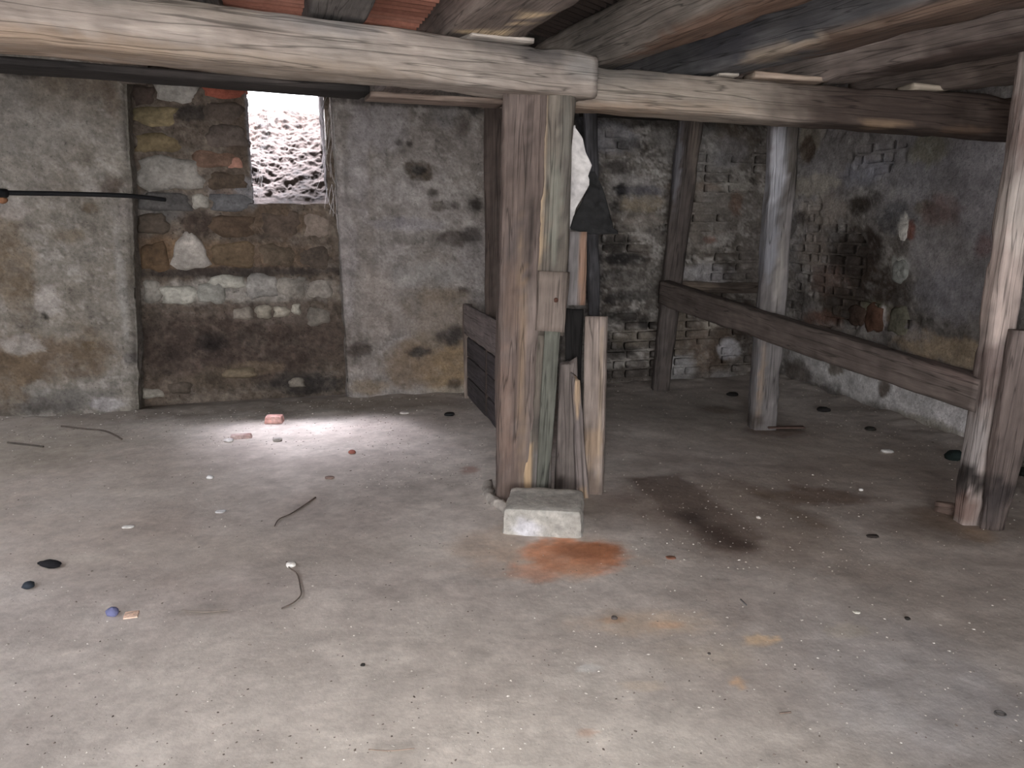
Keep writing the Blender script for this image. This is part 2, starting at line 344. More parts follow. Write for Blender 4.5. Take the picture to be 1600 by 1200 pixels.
# niche back with the window opening
wl0, wz0 = BW.uvpx(396, 318, ND); wl1, _ = BW.uvpx(513, 318, ND); wz1 = 2.72
hole = (wl0, wl1, wz0, wz1)
o = wall_patch(BW, lambda v: nl(v)-.04, lambda v: nr_(v)+.04, ((50, 42, 37), (74, 64, 54), (98, 88, 78)), 9, niche_bl, .013, dep=ND, hole=hole, scale=3., amp=.02, mot=.5, lime=(98, 90, 80), name='niche_face', mat='rubble'); o.parent = wb
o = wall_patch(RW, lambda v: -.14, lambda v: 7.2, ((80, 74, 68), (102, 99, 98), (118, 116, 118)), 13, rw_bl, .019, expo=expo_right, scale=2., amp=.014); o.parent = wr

# bricks that show through the limewash, each one its own piece
def brick_mesh(W, uc, vc, du, dv, seed, blobs, pal, face=.004):
    rnd = random.Random(seed); nx, ny = 7, 4
    V = []; F_ = []
    tilt = rnd.uniform(-.012, .012)
    for i in range(nx):
        for j in range(ny):
            a = i/(nx-1)*2-1; b = j/(ny-1)*2-1
            e = max(abs(a)**6, abs(b)**4)
            V.append(((a*du/2)*(1-.05*abs(b)**3), (b*dv/2)*(1-.06*abs(a)**4)+a*du*tilt, face-.006*e))
    n0 = len(V); per = [i*ny for i in range(nx)]+[(nx-1)*ny+j for j in range(1, ny)]+[i*ny+ny-1 for i in range(nx-2, -1, -1)]+[j for j in range(ny-2, 0, -1)]
    for k in per: x, y, z = V[k]; V.append((x*1.01, y*1.01, -.05))
    for i in range(nx-1):
        for j in range(ny-1): F_.append((i*ny+j, i*ny+j+1, (i+1)*ny+j+1, (i+1)*ny+j)[::-1])
    m = len(per)
    for k in range(m): F_.append((per[k], n0+k, n0+(k+1) % m, per[(k+1) % m])[::-1])
    V = np.array(V); P = W.P(uc+V[:, 0], vc+V[:, 1], V[:, 2])
    P = P+W.n*(.007*fbm(P, 26, 3, seed))[:, None]+W.n*rnd.uniform(-.014, .002)
    P = P+W.u*(.006*fbm(P, 18, 3, seed+1))[:, None]+np.array([0, 0, 1.])*(.005*fbm(P, 18, 3, seed+2))[:, None]
    C = colour(P, pal[0], pal[1], pal[2], [])*.75+.25*colour(P, ((66, 54, 46), (84, 74, 66), (116, 112, 108)), 4, 77, [])
    C = mottle(P, C, .3+.45*np.clip(expo_soft(P), 0, 1), 400+int(W is RW)*37)
    C = C*rnd.uniform(.82, 1.12)
    for i, b in enumerate(blobs):
        k = (b.w(P, pal[2]+100+i)*.9)[:, None]; C = C*(1-k)+b.col*k
    return P, F_, np.clip(C, .004, .9)
def bricks(W, parent, expo, urange, vrange, pal, blobs, cap, seed, clear):
    rnd = random.Random(seed); n = 0; cand = []
    course = .088; v = vrange[0]; row = 0
    while v < vrange[1]:
        u = urange[0]+(0 if row % 2 else .13)
        while u < urange[1]:
            L_ = rnd.choice((.245, .25, .24, .125)); c = W.P(np.array([u+L_/2]), np.array([v]), np.array([0.]))
            e = expo(c)[0]
            if e > .55 and not clear(u+L_/2, v): cand.append((e, u+L_/2, v, L_-.016))
            u += L_
        v += course; row += 1
    rnd.shuffle(cand)
    for e, u, v, L_ in cand[:cap]:
        P, F_, C = brick_mesh(W, u, v+rnd.uniform(-.003, .003), L_, .07+rnd.uniform(-.006, .003), rnd.randint(0, 9999), blobs, pal)
        obj('brick', P, F_, 'brick', C, parent=parent)
    return len(cand)
palb = (((66, 60, 54), (88, 83, 78), (112, 109, 107)), 2.6, 5); palr = (((80, 74, 68), (102, 99, 98), (118, 116, 118)), 2., 13)
bb = brickz_bl+right_bl[10:]
nb1 = bricks(BW, wb, expo_back, (uvb[0]-.5, BW.L-.05), (.1, 2.3), palb, bb, 290, 3, lambda u, v: False)
nb2 = bricks(RW, wr, expo_right, (.05, 3.2), (.1, 2.3), palr, rw_bl, 290, 4, lambda u, v: False)
print('bricks', nb1, nb2)

# stones of the niche, one by one (pixel box on the niche face, colour)
def stone_mesh(W, box, dep, col, seed, proud=.03, shape=0):
    (ua, va), (ub, vb) = W.uvpx(box[0], box[3], dep), W.uvpx(box[2], box[1], dep)
    uc, vc, du, dv = (ua+ub)/2, (va+vb)/2, (ub-ua)/2, (vb-va)/2
    nr2, na = 5, 18; V = [(0, 0, proud)]; F_ = []; r0 = random.Random(seed); ph = [r0.uniform(0, 6.28) for _ in range(4)]
    for r in range(1, nr2+2):
        for k in range(na):
            a = 2*math.pi*k/na; rr = min(1, r/nr2)
            p = 5.; c_, s_ = math.cos(a), math.sin(a)
            q = (abs(c_)**p+abs(s_)**p)**(-1/p)
            q *= 1+.09*math.sin(3*a+ph[0])+.07*math.sin(5*a+ph[1])+.05*math.sin(7*a+ph[2])
            x, y = c_*q*rr, s_*q*rr
            if shape == 1: x *= 1-.75*max(0, min(1, (y+.6)/1.5))
            z = proud*(1-rr**4) if r <= nr2 else -.06
            V.append((x*du, y*dv, z))
    for k in range(na): F_.append((0, 1+k, 1+(k+1) % na))
    for r in range(nr2):
        for k in range(na):
            a = 1+r*na+k; b = 1+r*na+(k+1) % na; F_.append((a, a+na, b+na, b))
    V = np.array(V); P = W.P(uc+V[:, 0], vc+V[:, 1], V[:, 2]+dep)
    P = P+W.n*(.014*fbm(P, 16, 4, seed))[:, None]
    c = np.array(col); C = colour(P, (tuple(c*.72), tuple(c), tuple(np.minimum(255, c*1.16))), 9, seed, [])
    return P, F_, C
stones = [((243,122,310,158),(120,117,111)),((313,133,383,153),(115,55,37)),((207,168,276,197),(100,88,59)),((206,134,240,164),(55,45,39)),((210,210,284,238),(82,70,46)),
 ((213,246,314,297),(109,105,99)),((318,160,380,192),(66,57,50)),((322,196,386,230),(72,63,57)),((300,236,372,262),(88,66,52)),((356,246,380,264),(126,86,70)),((322,268,388,296),(63,52,41)),
 ((216,302,296,330),(66,64,63)),((300,304,326,326),(131,127,118)),((330,302,392,330),(75,75,77)),((216,334,262,366),(64,55,46)),((262,362,330,420),(126,120,113),1),((332,336,400,372),(66,52,39)),((404,326,470,372),(66,55,46)),((474,332,514,372),(93,82,73)),
 ((222,380,262,424),(75,57,37)),((334,378,402,418),(79,64,45)),((406,380,462,418),(72,61,48)),((466,384,516,420),(63,54,46)),
 ((226,438,250,474),(104,100,93)),((253,446,308,476),(124,122,113)),((311,440,352,474),(100,99,93)),((326,430,382,452),(120,118,109)),((385,428,432,466),(106,103,99)),((434,432,478,464),(100,95,88)),((480,436,518,468),(106,100,93)),
 ((364,480,396,500),(100,93,84)),((400,476,424,498),(108,102,90)),((428,478,452,496),(117,111,99)),((456,474,470,492),(120,117,106)),((478,480,516,510),(82,77,70)),
 ((214,606,256,624),(109,104,95)),((350,574,400,592),(88,77,59)),((452,590,476,606),(97,91,82)),((262,596,300,616),(70,61,52))]
for i, s_ in enumerate(stones):
    P, F_, C = stone_mesh(BW, s_[0], ND, s_[1], 200+i, .026 if i != 5 else .04, s_[2] if len(s_) > 2 else 0)
    obj('stone', P, F_, 'stone', C, parent=wb)
# flakes of stone and repair stones in the right-hand wall
for i, s_ in enumerate([((1388,482,1420,520),(86,84,70)),((1350,478,1380,516),(80,54,40)),((1402,346,1424,384),(148,146,140)),((1326,478,1352,506),(60,46,38)),((1392,404,1420,440),(112,114,110)),((1418,350,1436,382),(92,58,46))]):
    P, F_, C = stone_mesh(RW, s_[0], 0, s_[1], 300+i, .014); obj('stone', P, F_, 'stone', C, parent=wr)

# ------------------------------------------------------------------ window: opening through the wall and the light well outside
win = thing('window_1', kind='structure')
def quad_grid(a, b, c, d, n, m):
    """a->b along n, a->d along m"""
    a, b, c, d = map(np.array, (a, b, c, d)); s = np.linspace(0, 1, n)[:, None, None]; t = np.linspace(0, 1, m)[None, :, None]
    return ((a*(1-s)+b*s)*(1-t)+(d*(1-s)+c*s)*t).reshape(-1, 3), grid_faces(n, m)
def BP(u, v, d): return BW.P(np.array([u]), np.array([v]), np.array([float(d)]))[0]
TH = .55
for nm, q in (('reveal', ((wl0, wz0, ND+.01), (wl0-.05, wz0, ND-TH), (wl0-.05, 3.0, ND-TH), (wl0, 3.0, ND+.01))),
              ('reveal', ((wl1, wz0, ND+.01), (wl1-.02, wz0, ND-TH), (wl1-.02, 3.0, ND-TH), (wl1, 3.0, ND+.01)))):
    V, Fq = quad_grid(*[BP(*p) for p in q], 26, 60)
    V = V+BW.u*(.02*fbm(V, 7, 4, 61, .6))[:, None]
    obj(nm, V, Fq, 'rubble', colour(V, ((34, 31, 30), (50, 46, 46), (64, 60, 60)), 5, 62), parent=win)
# rubble slope rising from the sill to the open air
V, Fq = quad_grid(BP(wl0-.06, wz0-.005, ND+.015), BP(wl1+.04, wz0-.005, ND+.015), BP(wl1+.04, 2.47, ND-1.05), BP(wl0-.06, 2.47, ND-1.05), 110, 180)
k = (V[:, 2]-wz0)
bump_ = (.06*fbm(V, 5, 4, 63, .6)+.011*np.abs(fbm(V, 18, 4, 67, .7))+.004*fbm(V, 45, 3, 66, .7))*np.clip(k/.12, .12, 1)
V = V+(BW.n*.75+np.array([0, 0, .65]))*bump_[:, None]
obj('rubble_sill', V, Fq, 'stone', colour(V, ((14, 11, 9), (38, 30, 25), (54, 46, 42)), 14, 64,
    [BW.blob(440, 150, 25, 14, (110, 110, 60), .4, dep=-1.0)], 1.3), parent=win)
rw_ = random.Random(9); CW = []
for k in range(26):
    x0, y0 = rw_.uniform(505, 532), rw_.uniform(150, 300); x1, y1 = x0+rw_.uniform(-16, 14), y0+rw_.uniform(14, 60)
    CW.append((BW.px(x0, y0, -.02-.15*rw_.random()), BW.px((x0+x1)/2+rw_.uniform(-6, 6), (y0+y1)/2+5, .02), BW.px(x1, y1, -.03)))
for k in range(14):
    x0, y0 = rw_.uniform(398, 415), rw_.uniform(160, 270); CW.append((BW.px(x0, y0, ND), BW.px(x0+6, y0+26, ND-.03), BW.px(x0+rw_.uniform(-4, 12), y0+rw_.uniform(40, 60), ND-.01)))
CV, CF = [], []
for tr in CW:
    b0 = len(CV)
    for t in np.linspace(0, 1, 7):
        c_ = (1-t)**2*tr[0]+2*t*(1-t)*tr[1]+t*t*tr[2]; r_ = .0011
        CV += [c_+BW.u*r_, c_+BW.n*r_, c_-BW.u*r_*.7-BW.n*r_*.7]
    CF += [(b0+3*i+k, b0+3*i+(k+1) % 3, b0+3*i+3+(k+1) % 3, b0+3*i+3+k) for i in range(6) for k in range(3)]
obj('cobweb', np.array(CV), CF, 'cloth', np.full((len(CV), 3), .7), label='pale dusty cobweb strands hanging along both sides of the small window', cat='cobweb', kind='stuff')
# outer sides and back of the light well
for q in (((wl0-.05, 1.5, ND-TH), (wl0-.45, 1.5, ND-1.6), (wl0-.45, 3.0, ND-1.6), (wl0-.05, 3.0, ND-TH)),
          ((wl1-.02, 1.5, ND-TH), (wl1+.5, 1.5, ND-1.6), (wl1+.5, 3.0, ND-1.6), (wl1-.02, 3.0, ND-TH))):
    V, Fq = quad_grid(*[BP(*p) for p in q], 16, 24)
    V = V+BW.u*(.02*fbm(V, 6, 3, 65))[:, None]
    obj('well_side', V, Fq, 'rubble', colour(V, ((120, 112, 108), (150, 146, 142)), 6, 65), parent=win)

# ------------------------------------------------------------------ floor
FB = lambda px, py, rx, ry, col, a=1., soft=.4, ang=0., warp=.5: Blob(on_floor(px, py), np.linalg.norm(on_floor(px+rx, py)-on_floor(px, py)), np.linalg.norm(on_floor(px, py-ry)-on_floor(px, py+ry))/2, col, a, soft, 'floor', warp, ang)
floor_bl = [FB(*b) for b in [
 (400,1100,700,150,(163,157,148),.45,.7),(1000,1180,600,80,(172,166,157),.4,.7),(100,750,220,60,(130,119,108),.7,.6),(150,850,200,50,(135,122,110),.5,.6),(60,690,160,30,(104,96,84),.7,.5),(250,640,300,14,(91,84,76),.9,.5),(600,632,150,10,(106,97,86),.8,.5),
 (1480,880,200,70,(128,117,108),.55,.7),(1450,1080,150,90,(139,138,142),.6,.6),(1330,1010,130,60,(148,142,139),.5,.6),(1300,700,200,34,(128,117,106),.5,.6),(1400,760,200,40,(122,108,97),.55,.6),(1090,640,130,26,(113,108,101),.6,.6),
 (1500,820,120,26,(102,90,80),.7,.6),(1020,790,80,26,(117,104,95),.7,.5),
 (850,866,110,30,(161,136,112),.6,.6),(895,866,78,27,(172,108,65),.95,.25),(915,858,48,14,(148,88,46),.9,.3),(845,893,40,12,(163,108,74),.7,.5),(760,850,50,20,(146,127,110),.6,.6),(905,895,30,12,(167,129,101),.5,.5),
 (1010,972,90,18,(163,142,118),.6,.6),(960,968,20,5,(159,125,93),.6),(1040,975,30,5,(163,125,89),.6),(1190,1000,26,9,(183,155,118),.8,.4),(1152,1064,10,10,(185,151,112),.8,.4),(1100,1020,80,20,(159,146,129),.4,.6),
 (1155,815,150,50,(122,109,98),.75,.4,-.5),(1000,765,30,20,(106,92,82),.4),
 (1240,780,60,10,(95,77,63),.8,.5,-.6),(1300,775,70,12,(91,73,61),.85,.5,-.5),(1120,640,30,6,(87,75,65),.7,.5,-.5),(1210,672,45,9,(82,66,57),.8,.5),(1470,812,40,16,(100,82,67),.7,.5),(1530,840,24,10,(122,99,74),.6,.5),
 (880,790,60,16,(122,112,101),.7,.5),(800,830,30,18,(130,116,103),.6,.5),(735,735,14,5,(128,88,74),.6),(500,860,260,30,(148,140,129),.3,.7),(220,770,60,5,(165,157,146),.3,.5),(320,955,40,4,(122,112,101),.6,.5),(130,870,40,6,(163,155,144),.5,.5),
 (1325,985,0+30,10,(161,151,127),.3,.5),(1000,1070,30,8,(172,157,137),.5),(920,1045,16,6,(189,183,175),.7),(920,1145,14,6,(163,129,106),.6),(480,740,120,12,(146,138,131),.4),(1240,745,60,14,(106,92,82),.5),(1360,895,80,16,(132,120,110),.4)]]
def quadmask(V, pts, soft=.04, seed=0):
    """soft-edged convex polygon on the floor"""
    P = [on_floor(*p)[:2] for p in pts]; d = np.full(len(V), 1e9); n = len(P); wv = .035*fbm(V, 9, 4, seed, .65)
    ar = sum(P[i][0]*P[(i+1) % n][1]-P[(i+1) % n][0]*P[i][1] for i in range(n)); sg = 1 if ar > 0 else -1
    for i in range(n):
        a, b = P[i], P[(i+1) % n]; e = (b-a)/np.linalg.norm(b-a)
        d = np.minimum(d, sg*(e[0]*(V[:, 1]-a[1])-e[1]*(V[:, 0]-a[0])))
    return np.clip((d+wv)/soft+.5, 0, 1)
def zfloor(P): return .012*fbm(P, .8, 3, 90)+.004*fbm(P, 5, 3, 91)
def floor_grid():
    ys = [-5.2]; 
    while ys[-1] < 1.3: ys.append(ys[-1]+.12)
    while ys[-1] < 9.2: ys.append(ys[-1]+.0085+.0022*max(0, ys[-1]-1.3))
    ys = np.array(ys)
    tt = np.linspace(-1, 1, 700)
    X = []; 
    X = tt[None, :]*np.clip(.95*ys[:, None]+.9, 7.3, 9.)      # fan-shaped grid: same number of columns on every row
    Y = np.repeat(ys[:, None], len(tt), 1)
    P = np.stack([X.ravel(), Y.ravel(), np.zeros(X.size)], 1)
    C = colour(P, ((131, 121, 115), (148, 140, 134), (160, 153, 147)), 1.5, 80, floor_bl, 1.35)
    def over(m, c, a):
        nonlocal C
        m = (m*a)[:, None]; C = C*(1-m)+alb(c)*m
    over(quadmask(P, [(980,748),(1062,742),(1200,842),(1175,862),(1110,858)], .06, 1), (84, 70, 62), .8)
    over(quadmask(P, [(1040,800),(1085,800),(1160,850),(1120,852)], .12, 2), (52, 42, 38), .9)
    over(quadmask(P, [(1075,742),(1150,748),(1340,850),(1230,880)], .2, 3), (116, 103, 93), .5)
    over(quadmask(P, [(1140,752),(1180,760),(1310,830),(1270,828)], .1, 4), (88, 72, 58), .6)
    over(quadmask(P, [(945,768),(985,775),(1180,868),(1150,880)], .2, 5), (116, 102, 94), .45)
    over(quadmask(P, [(1090,818),(1130,822),(1190,860),(1140,862)], .1, 6), (60, 44, 36), .6)
    # grime along the foot of the walls
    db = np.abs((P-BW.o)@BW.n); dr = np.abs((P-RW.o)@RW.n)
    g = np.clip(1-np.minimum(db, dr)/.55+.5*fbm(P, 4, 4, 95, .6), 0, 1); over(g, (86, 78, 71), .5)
    P[:, 2] = zfloor(P)+.035*np.clip(1-np.minimum(db, dr)/.3, 0, 1)*(.6+.6*fbm(P, 5, 3, 96))
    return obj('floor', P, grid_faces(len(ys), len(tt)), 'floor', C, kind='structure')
floor_grid()
def fz(p): return float(zfloor(np.array([[p[0], p[1], 0.]]))[0])

# unseen sides that close the cellar
def plain(name, pts, n=12, m=10, pal=((80, 74, 68), (104, 98, 92))):
    V, Fq = quad_grid(*pts, n, m); V = V+.01*fbm(V, 2, 3, 5)[:, None]
    obj(name, V, Fq, 'plaster', colour(V, pal, 1.5, 8), kind='structure')
xl = BW.P(np.array([-2.0]), np.array([0.]), np.array([0.]))[0]
plain('wall_left', [(xl[0], xl[1], -.05), (xl[0], -5.0, -.05), (xl[0], -5.0, HT), (xl[0], xl[1], HT)])
xr = RW.P(np.array([7.1]), np.array([0.]), np.array([0.]))[0]
plain('wall_front', [(-1.3, -5.0, -.05), (xl[0], -5.0, -.05), (xl[0], -5.0, HT), (-1.3, -5.0, HT)])
plain('wall_front', [(6.5, -5.0, -.05), (1.1, -5.0, -.05), (1.1, -5.0, HT), (6.5, -5.0, HT)])
plain('wall_front', [(1.1, -5.0, 2.25), (-1.3, -5.0, 2.25), (-1.3, -5.0, HT), (1.1, -5.0, HT)])

# ------------------------------------------------------------------ timber
WOODP = ((92, 78, 70), (118, 104, 96), (140, 128, 118))
def timber(name, p0, p1, w0, h0, w1=None, h1=None, pal=WOODP, seed=0, parent=None, blobs=(), side=None, amp=.007, bow=0., res=.035, rough_end=0., label=None, cat=None, group=None, mat='wood', corner=.25, dscale=4., nick=1.):
    """squared timber from p0 to p1. w = width along `side`, h = the other way"""
    p0, p1 = np.array(p0, float), np.array(p1, float); w1 = w1 or w0; h1 = h1 or h0
    ax = p1-p0; L = np.linalg.norm(ax); ax /= L
    sd = np.array(side if side is not None else (1, 0, 0), float); sd -= ax*np.dot(sd, ax); sd /= np.linalg.norm(sd)
    up = np.cross(sd, ax); n = max(6, int(L/res)); m = 32
    t = np.linspace(0, 1, n); rc = min(.02, .22*min(w0, h0))*corner/.25
    W_ = lerp(w0, w1, t)[:, None]/2; H_ = lerp(h0, h1, t)[:, None]/2
    lx = []; ly = []; rim = []
    for q, (sx, sy) in enumerate(((1, 1), (-1, 1), (-1, -1), (1, -1))):
        for k in range(3):
            a_ = math.pi/2*(q+k/2); lx.append(sx*(W_-rc)+rc*math.cos(a_)); ly.append(sy*(H_-rc)+rc*math.sin(a_)); rim.append(1.)
        nx_, ny_ = ((-1, 1), (-1, -1), (1, -1), (1, 1))[q]
        for k in range(1, 6):
            f_ = k/6
            if q % 2 == 0: lx.append(lerp(sx*(W_-rc), nx_*(W_-rc), f_)); ly.append(sy*H_)
            else: lx.append(sx*W_); ly.append(lerp(sy*(H_-rc), ny_*(H_-rc), f_))
            rim.append(.25 if k in (1, 5) else 0.)
    lx = np.concatenate(lx, 1); ly = np.concatenate(ly, 1); rim = np.tile(np.array(rim), n)
    g = np.stack([np.repeat((t*L)[:, None], m, 1).ravel(), lx.ravel(), ly.ravel()], 1)+np.array([seed*3.7, seed*1.3, seed*.7])
    gs = g*np.array([.35, 1, 1])
    d = amp*(fbm(gs, dscale*2, 3, seed)+.8*fbm(g*np.array([.12, 1, 1]), 28, 3, seed+4, .6))
    d = d-nick*.012*np.clip(fbm(g, 5, 3, seed+8)-.1, 0, 1)*rim*2
    l = np.sqrt(lx.ravel()**2+ly.ravel()**2)+1e-6
    dirv = (lx.ravel()/l)[:, None]*sd+(ly.ravel()/l)[:, None]*up
    P = p0+(t*L)[:, None, None]*ax+lx[..., None]*sd+ly[..., None]*up
    P = P+bow*np.sin(np.pi*t)[:, None, None]*up
    P = P.reshape(-1, 3)+dirv*d[:, None]
    if rough_end:
        e = fbm(g[-m:]*np.array([0, 1, 1]), 22, 3, seed+2); P[-m:] += ax*(e*rough_end)[:, None]
    # end caps as rings
    V = [P]; caps = []
    F_ = [((i*m+k), (i*m+(k+1) % m), ((i+1)*m+(k+1) % m), ((i+1)*m+k)) for i in range(n-1) for k in range(m)]
    base = len(P); G = [g]
    for e, st, sgn in ((0, 0, 1), (1, (n-1)*m, -1)):
        ring = P[st:st+m]; cen = ring.mean(0); inner = cen+(ring-cen)*.5; b0 = base
        V += [inner, cen[None]]; G += [g[st:st+m]*[1, .5, .5], g[st:st+m].mean(0)[None]]
        for k in range(m):
            a, b = st+k, st+(k+1) % m; ia, ib = b0+k, b0+(k+1) % m; ce = b0+m
            f1 = (a, ia, ib, b); f2 = (ia, ce, ib)
            F_ += [f1, f2] if sgn == 1 else [f1[::-1], f2[::-1]]
        base += m+1
    P = np.vstack(V); G = np.vstack(G)
    C = colour(G*np.array([.25, 1, 1]), pal, 7, seed+20, [])
    streak = fbm(G*np.array([.06, 1, 1]), 30, 3, seed+33, .6)
    C = C*(1+.11*streak[:, None]+.16*fbm(G, 22, 3, seed+35, .7)[:, None])
    for i, b in enumerate(blobs):
        k = (b.w(P, seed+40+i))[:, None]; C = C*(1-k)+b.col*k*(1+.18*streak[:, None])
    F_ = [f[::-1] for f in F_]
    return obj(name, P, F_, mat, np.clip(C, .004, .9), gc=G, parent=parent, label=label, cat=cat, group=group)
def pb(px, py, y, rx, rz, col, a=1., soft=.35, warp=.6):
    """stain or painted light at a pixel at depth y; radii in pixels at that depth"""
    s = y/F; return Blob(at_y(px, py, y), rx*s, rz*s, col, a, soft, 'post', warp)

ZB, ZT = 2.02, 2.22
def onz(px, py, z): return on_floor(px, py, z)
# main beam (pale) and its lapped continuation
a = onz(0, 62, ZB); b = onz(934, 152, ZB); bd = (b-a)/np.linalg.norm(b-a); bn = np.array([-bd[1], bd[0], 0])
PALE = ((98, 86, 76), (113, 103, 95), (125, 117, 109))
st = a-bd*1.3
lb = [Blob(a+bd*k+np.array([0, 0, dz]), r1, r2, c, al, .5) for k, dz, r1, r2, c, al in
      ((.1, .02, .5, .035, (108, 87, 65), .7), (.9, .02, .6, .03, (100, 86, 70), .6), (.5, .18, .5, .04, (91, 84, 75), .6), (1.9, .2, .3, .05, (68, 64, 63), .7), (2.1, .15, .14, .04, (60, 57, 58), .7), (2.3, .12, .1, .05, (108, 106, 104), .7),
       (1.5, .05, .4, .03, (117, 108, 99), .5), (1.1, .17, .25, .03, (87, 86, 87), .6), (.25, .19, .16, .04, (80, 77, 72), .9))]
lb += [Blob(a+bd*k+bn*.15, .7, .02, (44, 36, 32), .8, .4) for k in ()]
mid = lambda p, w_, h_: p+bn*w_/2+np.array([0, 0, h_/2])
beamL = timber('ceiling_beam', mid(st, .26, ZT-ZB), mid(b, .26, ZT-ZB), .26, ZT-ZB, pal=PALE, seed=1, side=bn, blobs=lb, amp=.008, corner=.32, rough_end=.006,
    label='long pale grey-brown beam crossing the top left, its sawn end over the central post', cat='beam')
# added dark strip: shade on the beam's underside, put into its colour
c0 = onz(-40, 84, ZB-.012); c1 = onz(575, 142, ZB-.012)
timber('underside_shade', c0+bn*.17+[0, 0, .0], c1+bn*.06, .2, .03, pal=((12, 10, 10), (24, 21, 20), (40, 35, 33)), seed=2, side=bn, label='added dark strip for the shaded underside of the pale beam, above the small window', cat='plank')
c0 = onz(585, 145, ZB-.012); c1 = onz(800, 158, ZB-.012)
timber('brown_plank', c0+bn*.1, c1+bn*.1, .16, .024, pal=((70, 56, 48), (100, 86, 76)), seed=3, side=bn, label='short brown plank under the pale beam, ending at the central post', cat='plank')
a2 = onz(890, 166, ZB); b2 = at_y(1592, 213, 4.40); bd2 = (b2-a2)/np.linalg.norm(b2-a2); bn2 = np.array([-bd2[1], bd2[0], 0])
rb = [Blob(a2+bd2*k+np.array([0, 0, dz]), r1, r2, c, al, .4) for k, dz, r1, r2, c, al in
      ((.45, .02, .5, .03, (112, 86, 62), .6), (.2, .16, .3, .05, (80, 76, 72), .8), (.7, .08, .6, .09, (120, 110, 98), .5), (2.15, .1, .95, .3, (54, 42, 37), .97), (1.75, .1, .5, .2, (52, 42, 37), .95), (1.72, .015, .13, .02, (100, 80, 58), .8), (2.2, .012, .14, .018, (88, 68, 52), .7))]
beamR = timber('ceiling_beam', mid(a2-bd2*.3, .24, ZT-ZB), mid(b2+bd2*.12, .24, ZT-ZB), .24, ZT-ZB, pal=((84, 74, 66), (112, 102, 92), (130, 120, 110)), seed=4, side=bn2, blobs=rb, amp=.01, corner=.3,
    label='grey-brown beam running right behind the central post, turning dark brown past the thin grey post', cat='beam')

# joists
J = ray(430, 290); J = J/np.linalg.norm(J)
JH = .26
def beampt(px):
    """point of the beam's top front line seen in column px"""
    if px < 905: p, d_ = a+[0, 0, ZT-ZB+.02], bd
    else: p, d_ = a2+[0, 0, ZT-ZB+.02], bd2
    r = ray(px, 80); n_ = np.cross(r, ray(px, 300)); c = np.array([0, 0, H])
    return p+d_*(np.dot(c-p, n_)/np.dot(d_, n_))
bayedges = []
jl = [(-420, -330, ((74, 68, 62), (96, 88, 80)), 'first'), (-90, 30, ((84, 76, 70), (104, 96, 88)), ''), (262, 345, ((76, 71, 68), (96, 91, 86)), ''), (492, 590, ((56, 53, 52), (76, 73, 71)), ''), (705, 832, ((64, 54, 48), (90, 80, 74)), ''),
      (940, 992, ((74, 66, 60), (96, 89, 82)), ''), (1105, 1180, ((44, 45, 50), (70, 70, 72)), ''), (1285, 1350, ((78, 68, 64), (104, 94, 88)), ''), (1470, 1530, ((60, 50, 46), (84, 74, 68)), ''), (1680, 1740, ((60, 52, 46), (80, 70, 64)), '')]
jlab = {2: 'grey joist above the left end of the pale beam, between two strips of clay tiles', 3: 'dull grey joist between the two bright clay tile strips, above the small window side',
        4: 'brown joist with peeling cream patches resting just left of the central post', 5: 'grey joist with brown underside resting just right of the central post',
        6: 'bluish dark joist with a pale stripped edge, over the middle of the right stall', 7: 'brown-grey joist resting on pale wedges right of the thin grey post', 8: 'lowest dark joist at the upper right, beside the small end wedge',
        1: 'joist crossing above the camera at the far left edge', 0: 'joist hidden beyond the left edge', 9: 'joist beyond the right edge'}
for i, (xa, xb, pal, _) in enumerate(jl):
    A, B = beampt(xa), beampt(xb); wd = np.linalg.norm(B-A)*.9; c = (A+B)/2
    base = c+bn*.13+np.array([0, 0, JH/2])
    bayedges.append((A, B, base))
    if i in (0, 9): continue
    bls = []
    def jb(px, py, rx, ry, col, al=.9):
        r = ray(px, py); n_ = np.array([0, 0, 1.]); n_ = n_-J*np.dot(n_, J); p = np.array([0, 0, H])
        q = base-np.array([0, 0, JH/2]); nn = np.cross(J, bd); nn /= np.linalg.norm(nn)
        X_ = p+r*(np.dot(q-p, nn)/np.dot(r, nn)); s = X_[1]/F
        bls.append(Blob(X_, rx*s, ry*s*1.2, col, al, .25))
    if i == 4: jb(835, 24, 24, 9, (172, 150, 112)); jb(722, 50, 12, 10, (160, 138, 100)); jb(775, 50, 26, 7, (172, 152, 116)); jb(812, 37, 14, 4, (168, 146, 110))
    if i == 5: bls.append(Blob(base-J*1.2-[0, 0, JH/2], 1.6, .04, (84, 62, 48), .95, .3))
    if i == 6:
        for k in np.arange(.5, 3.2, .22): bls.append(Blob(base-bd*wd/2-J*k-[0, 0, JH/2-.012], .16, .013, (138, 122, 102), .65, .2))
        bls.append(Blob(base-J*1.5-[0, 0, JH/2], 2.2, .04, (74, 57, 46), .95, .3)); bls.append(Blob(base-bd*wd/2-J*.3, .25, .12, (48, 49, 56), .8, .4))
    if i == 7: bls.append(Blob(base-J*1.-[0, 0, JH/2], 2.2, .035, (46, 35, 31), .95, .3))
    timber('joist', base-J*5.2, base+J*(3.1-.15*i if i < 6 else (1.9, 1.4, .6, .35)[i-6]), wd, JH, pal=pal+((pal[1][0]+14, pal[1][1]+14, pal[1][2]+14),), seed=10+i, side=bd, blobs=bls, amp=.007, res=.06,
           label=jlab[i], cat='joist', group='joists on the beams', corner=.25)
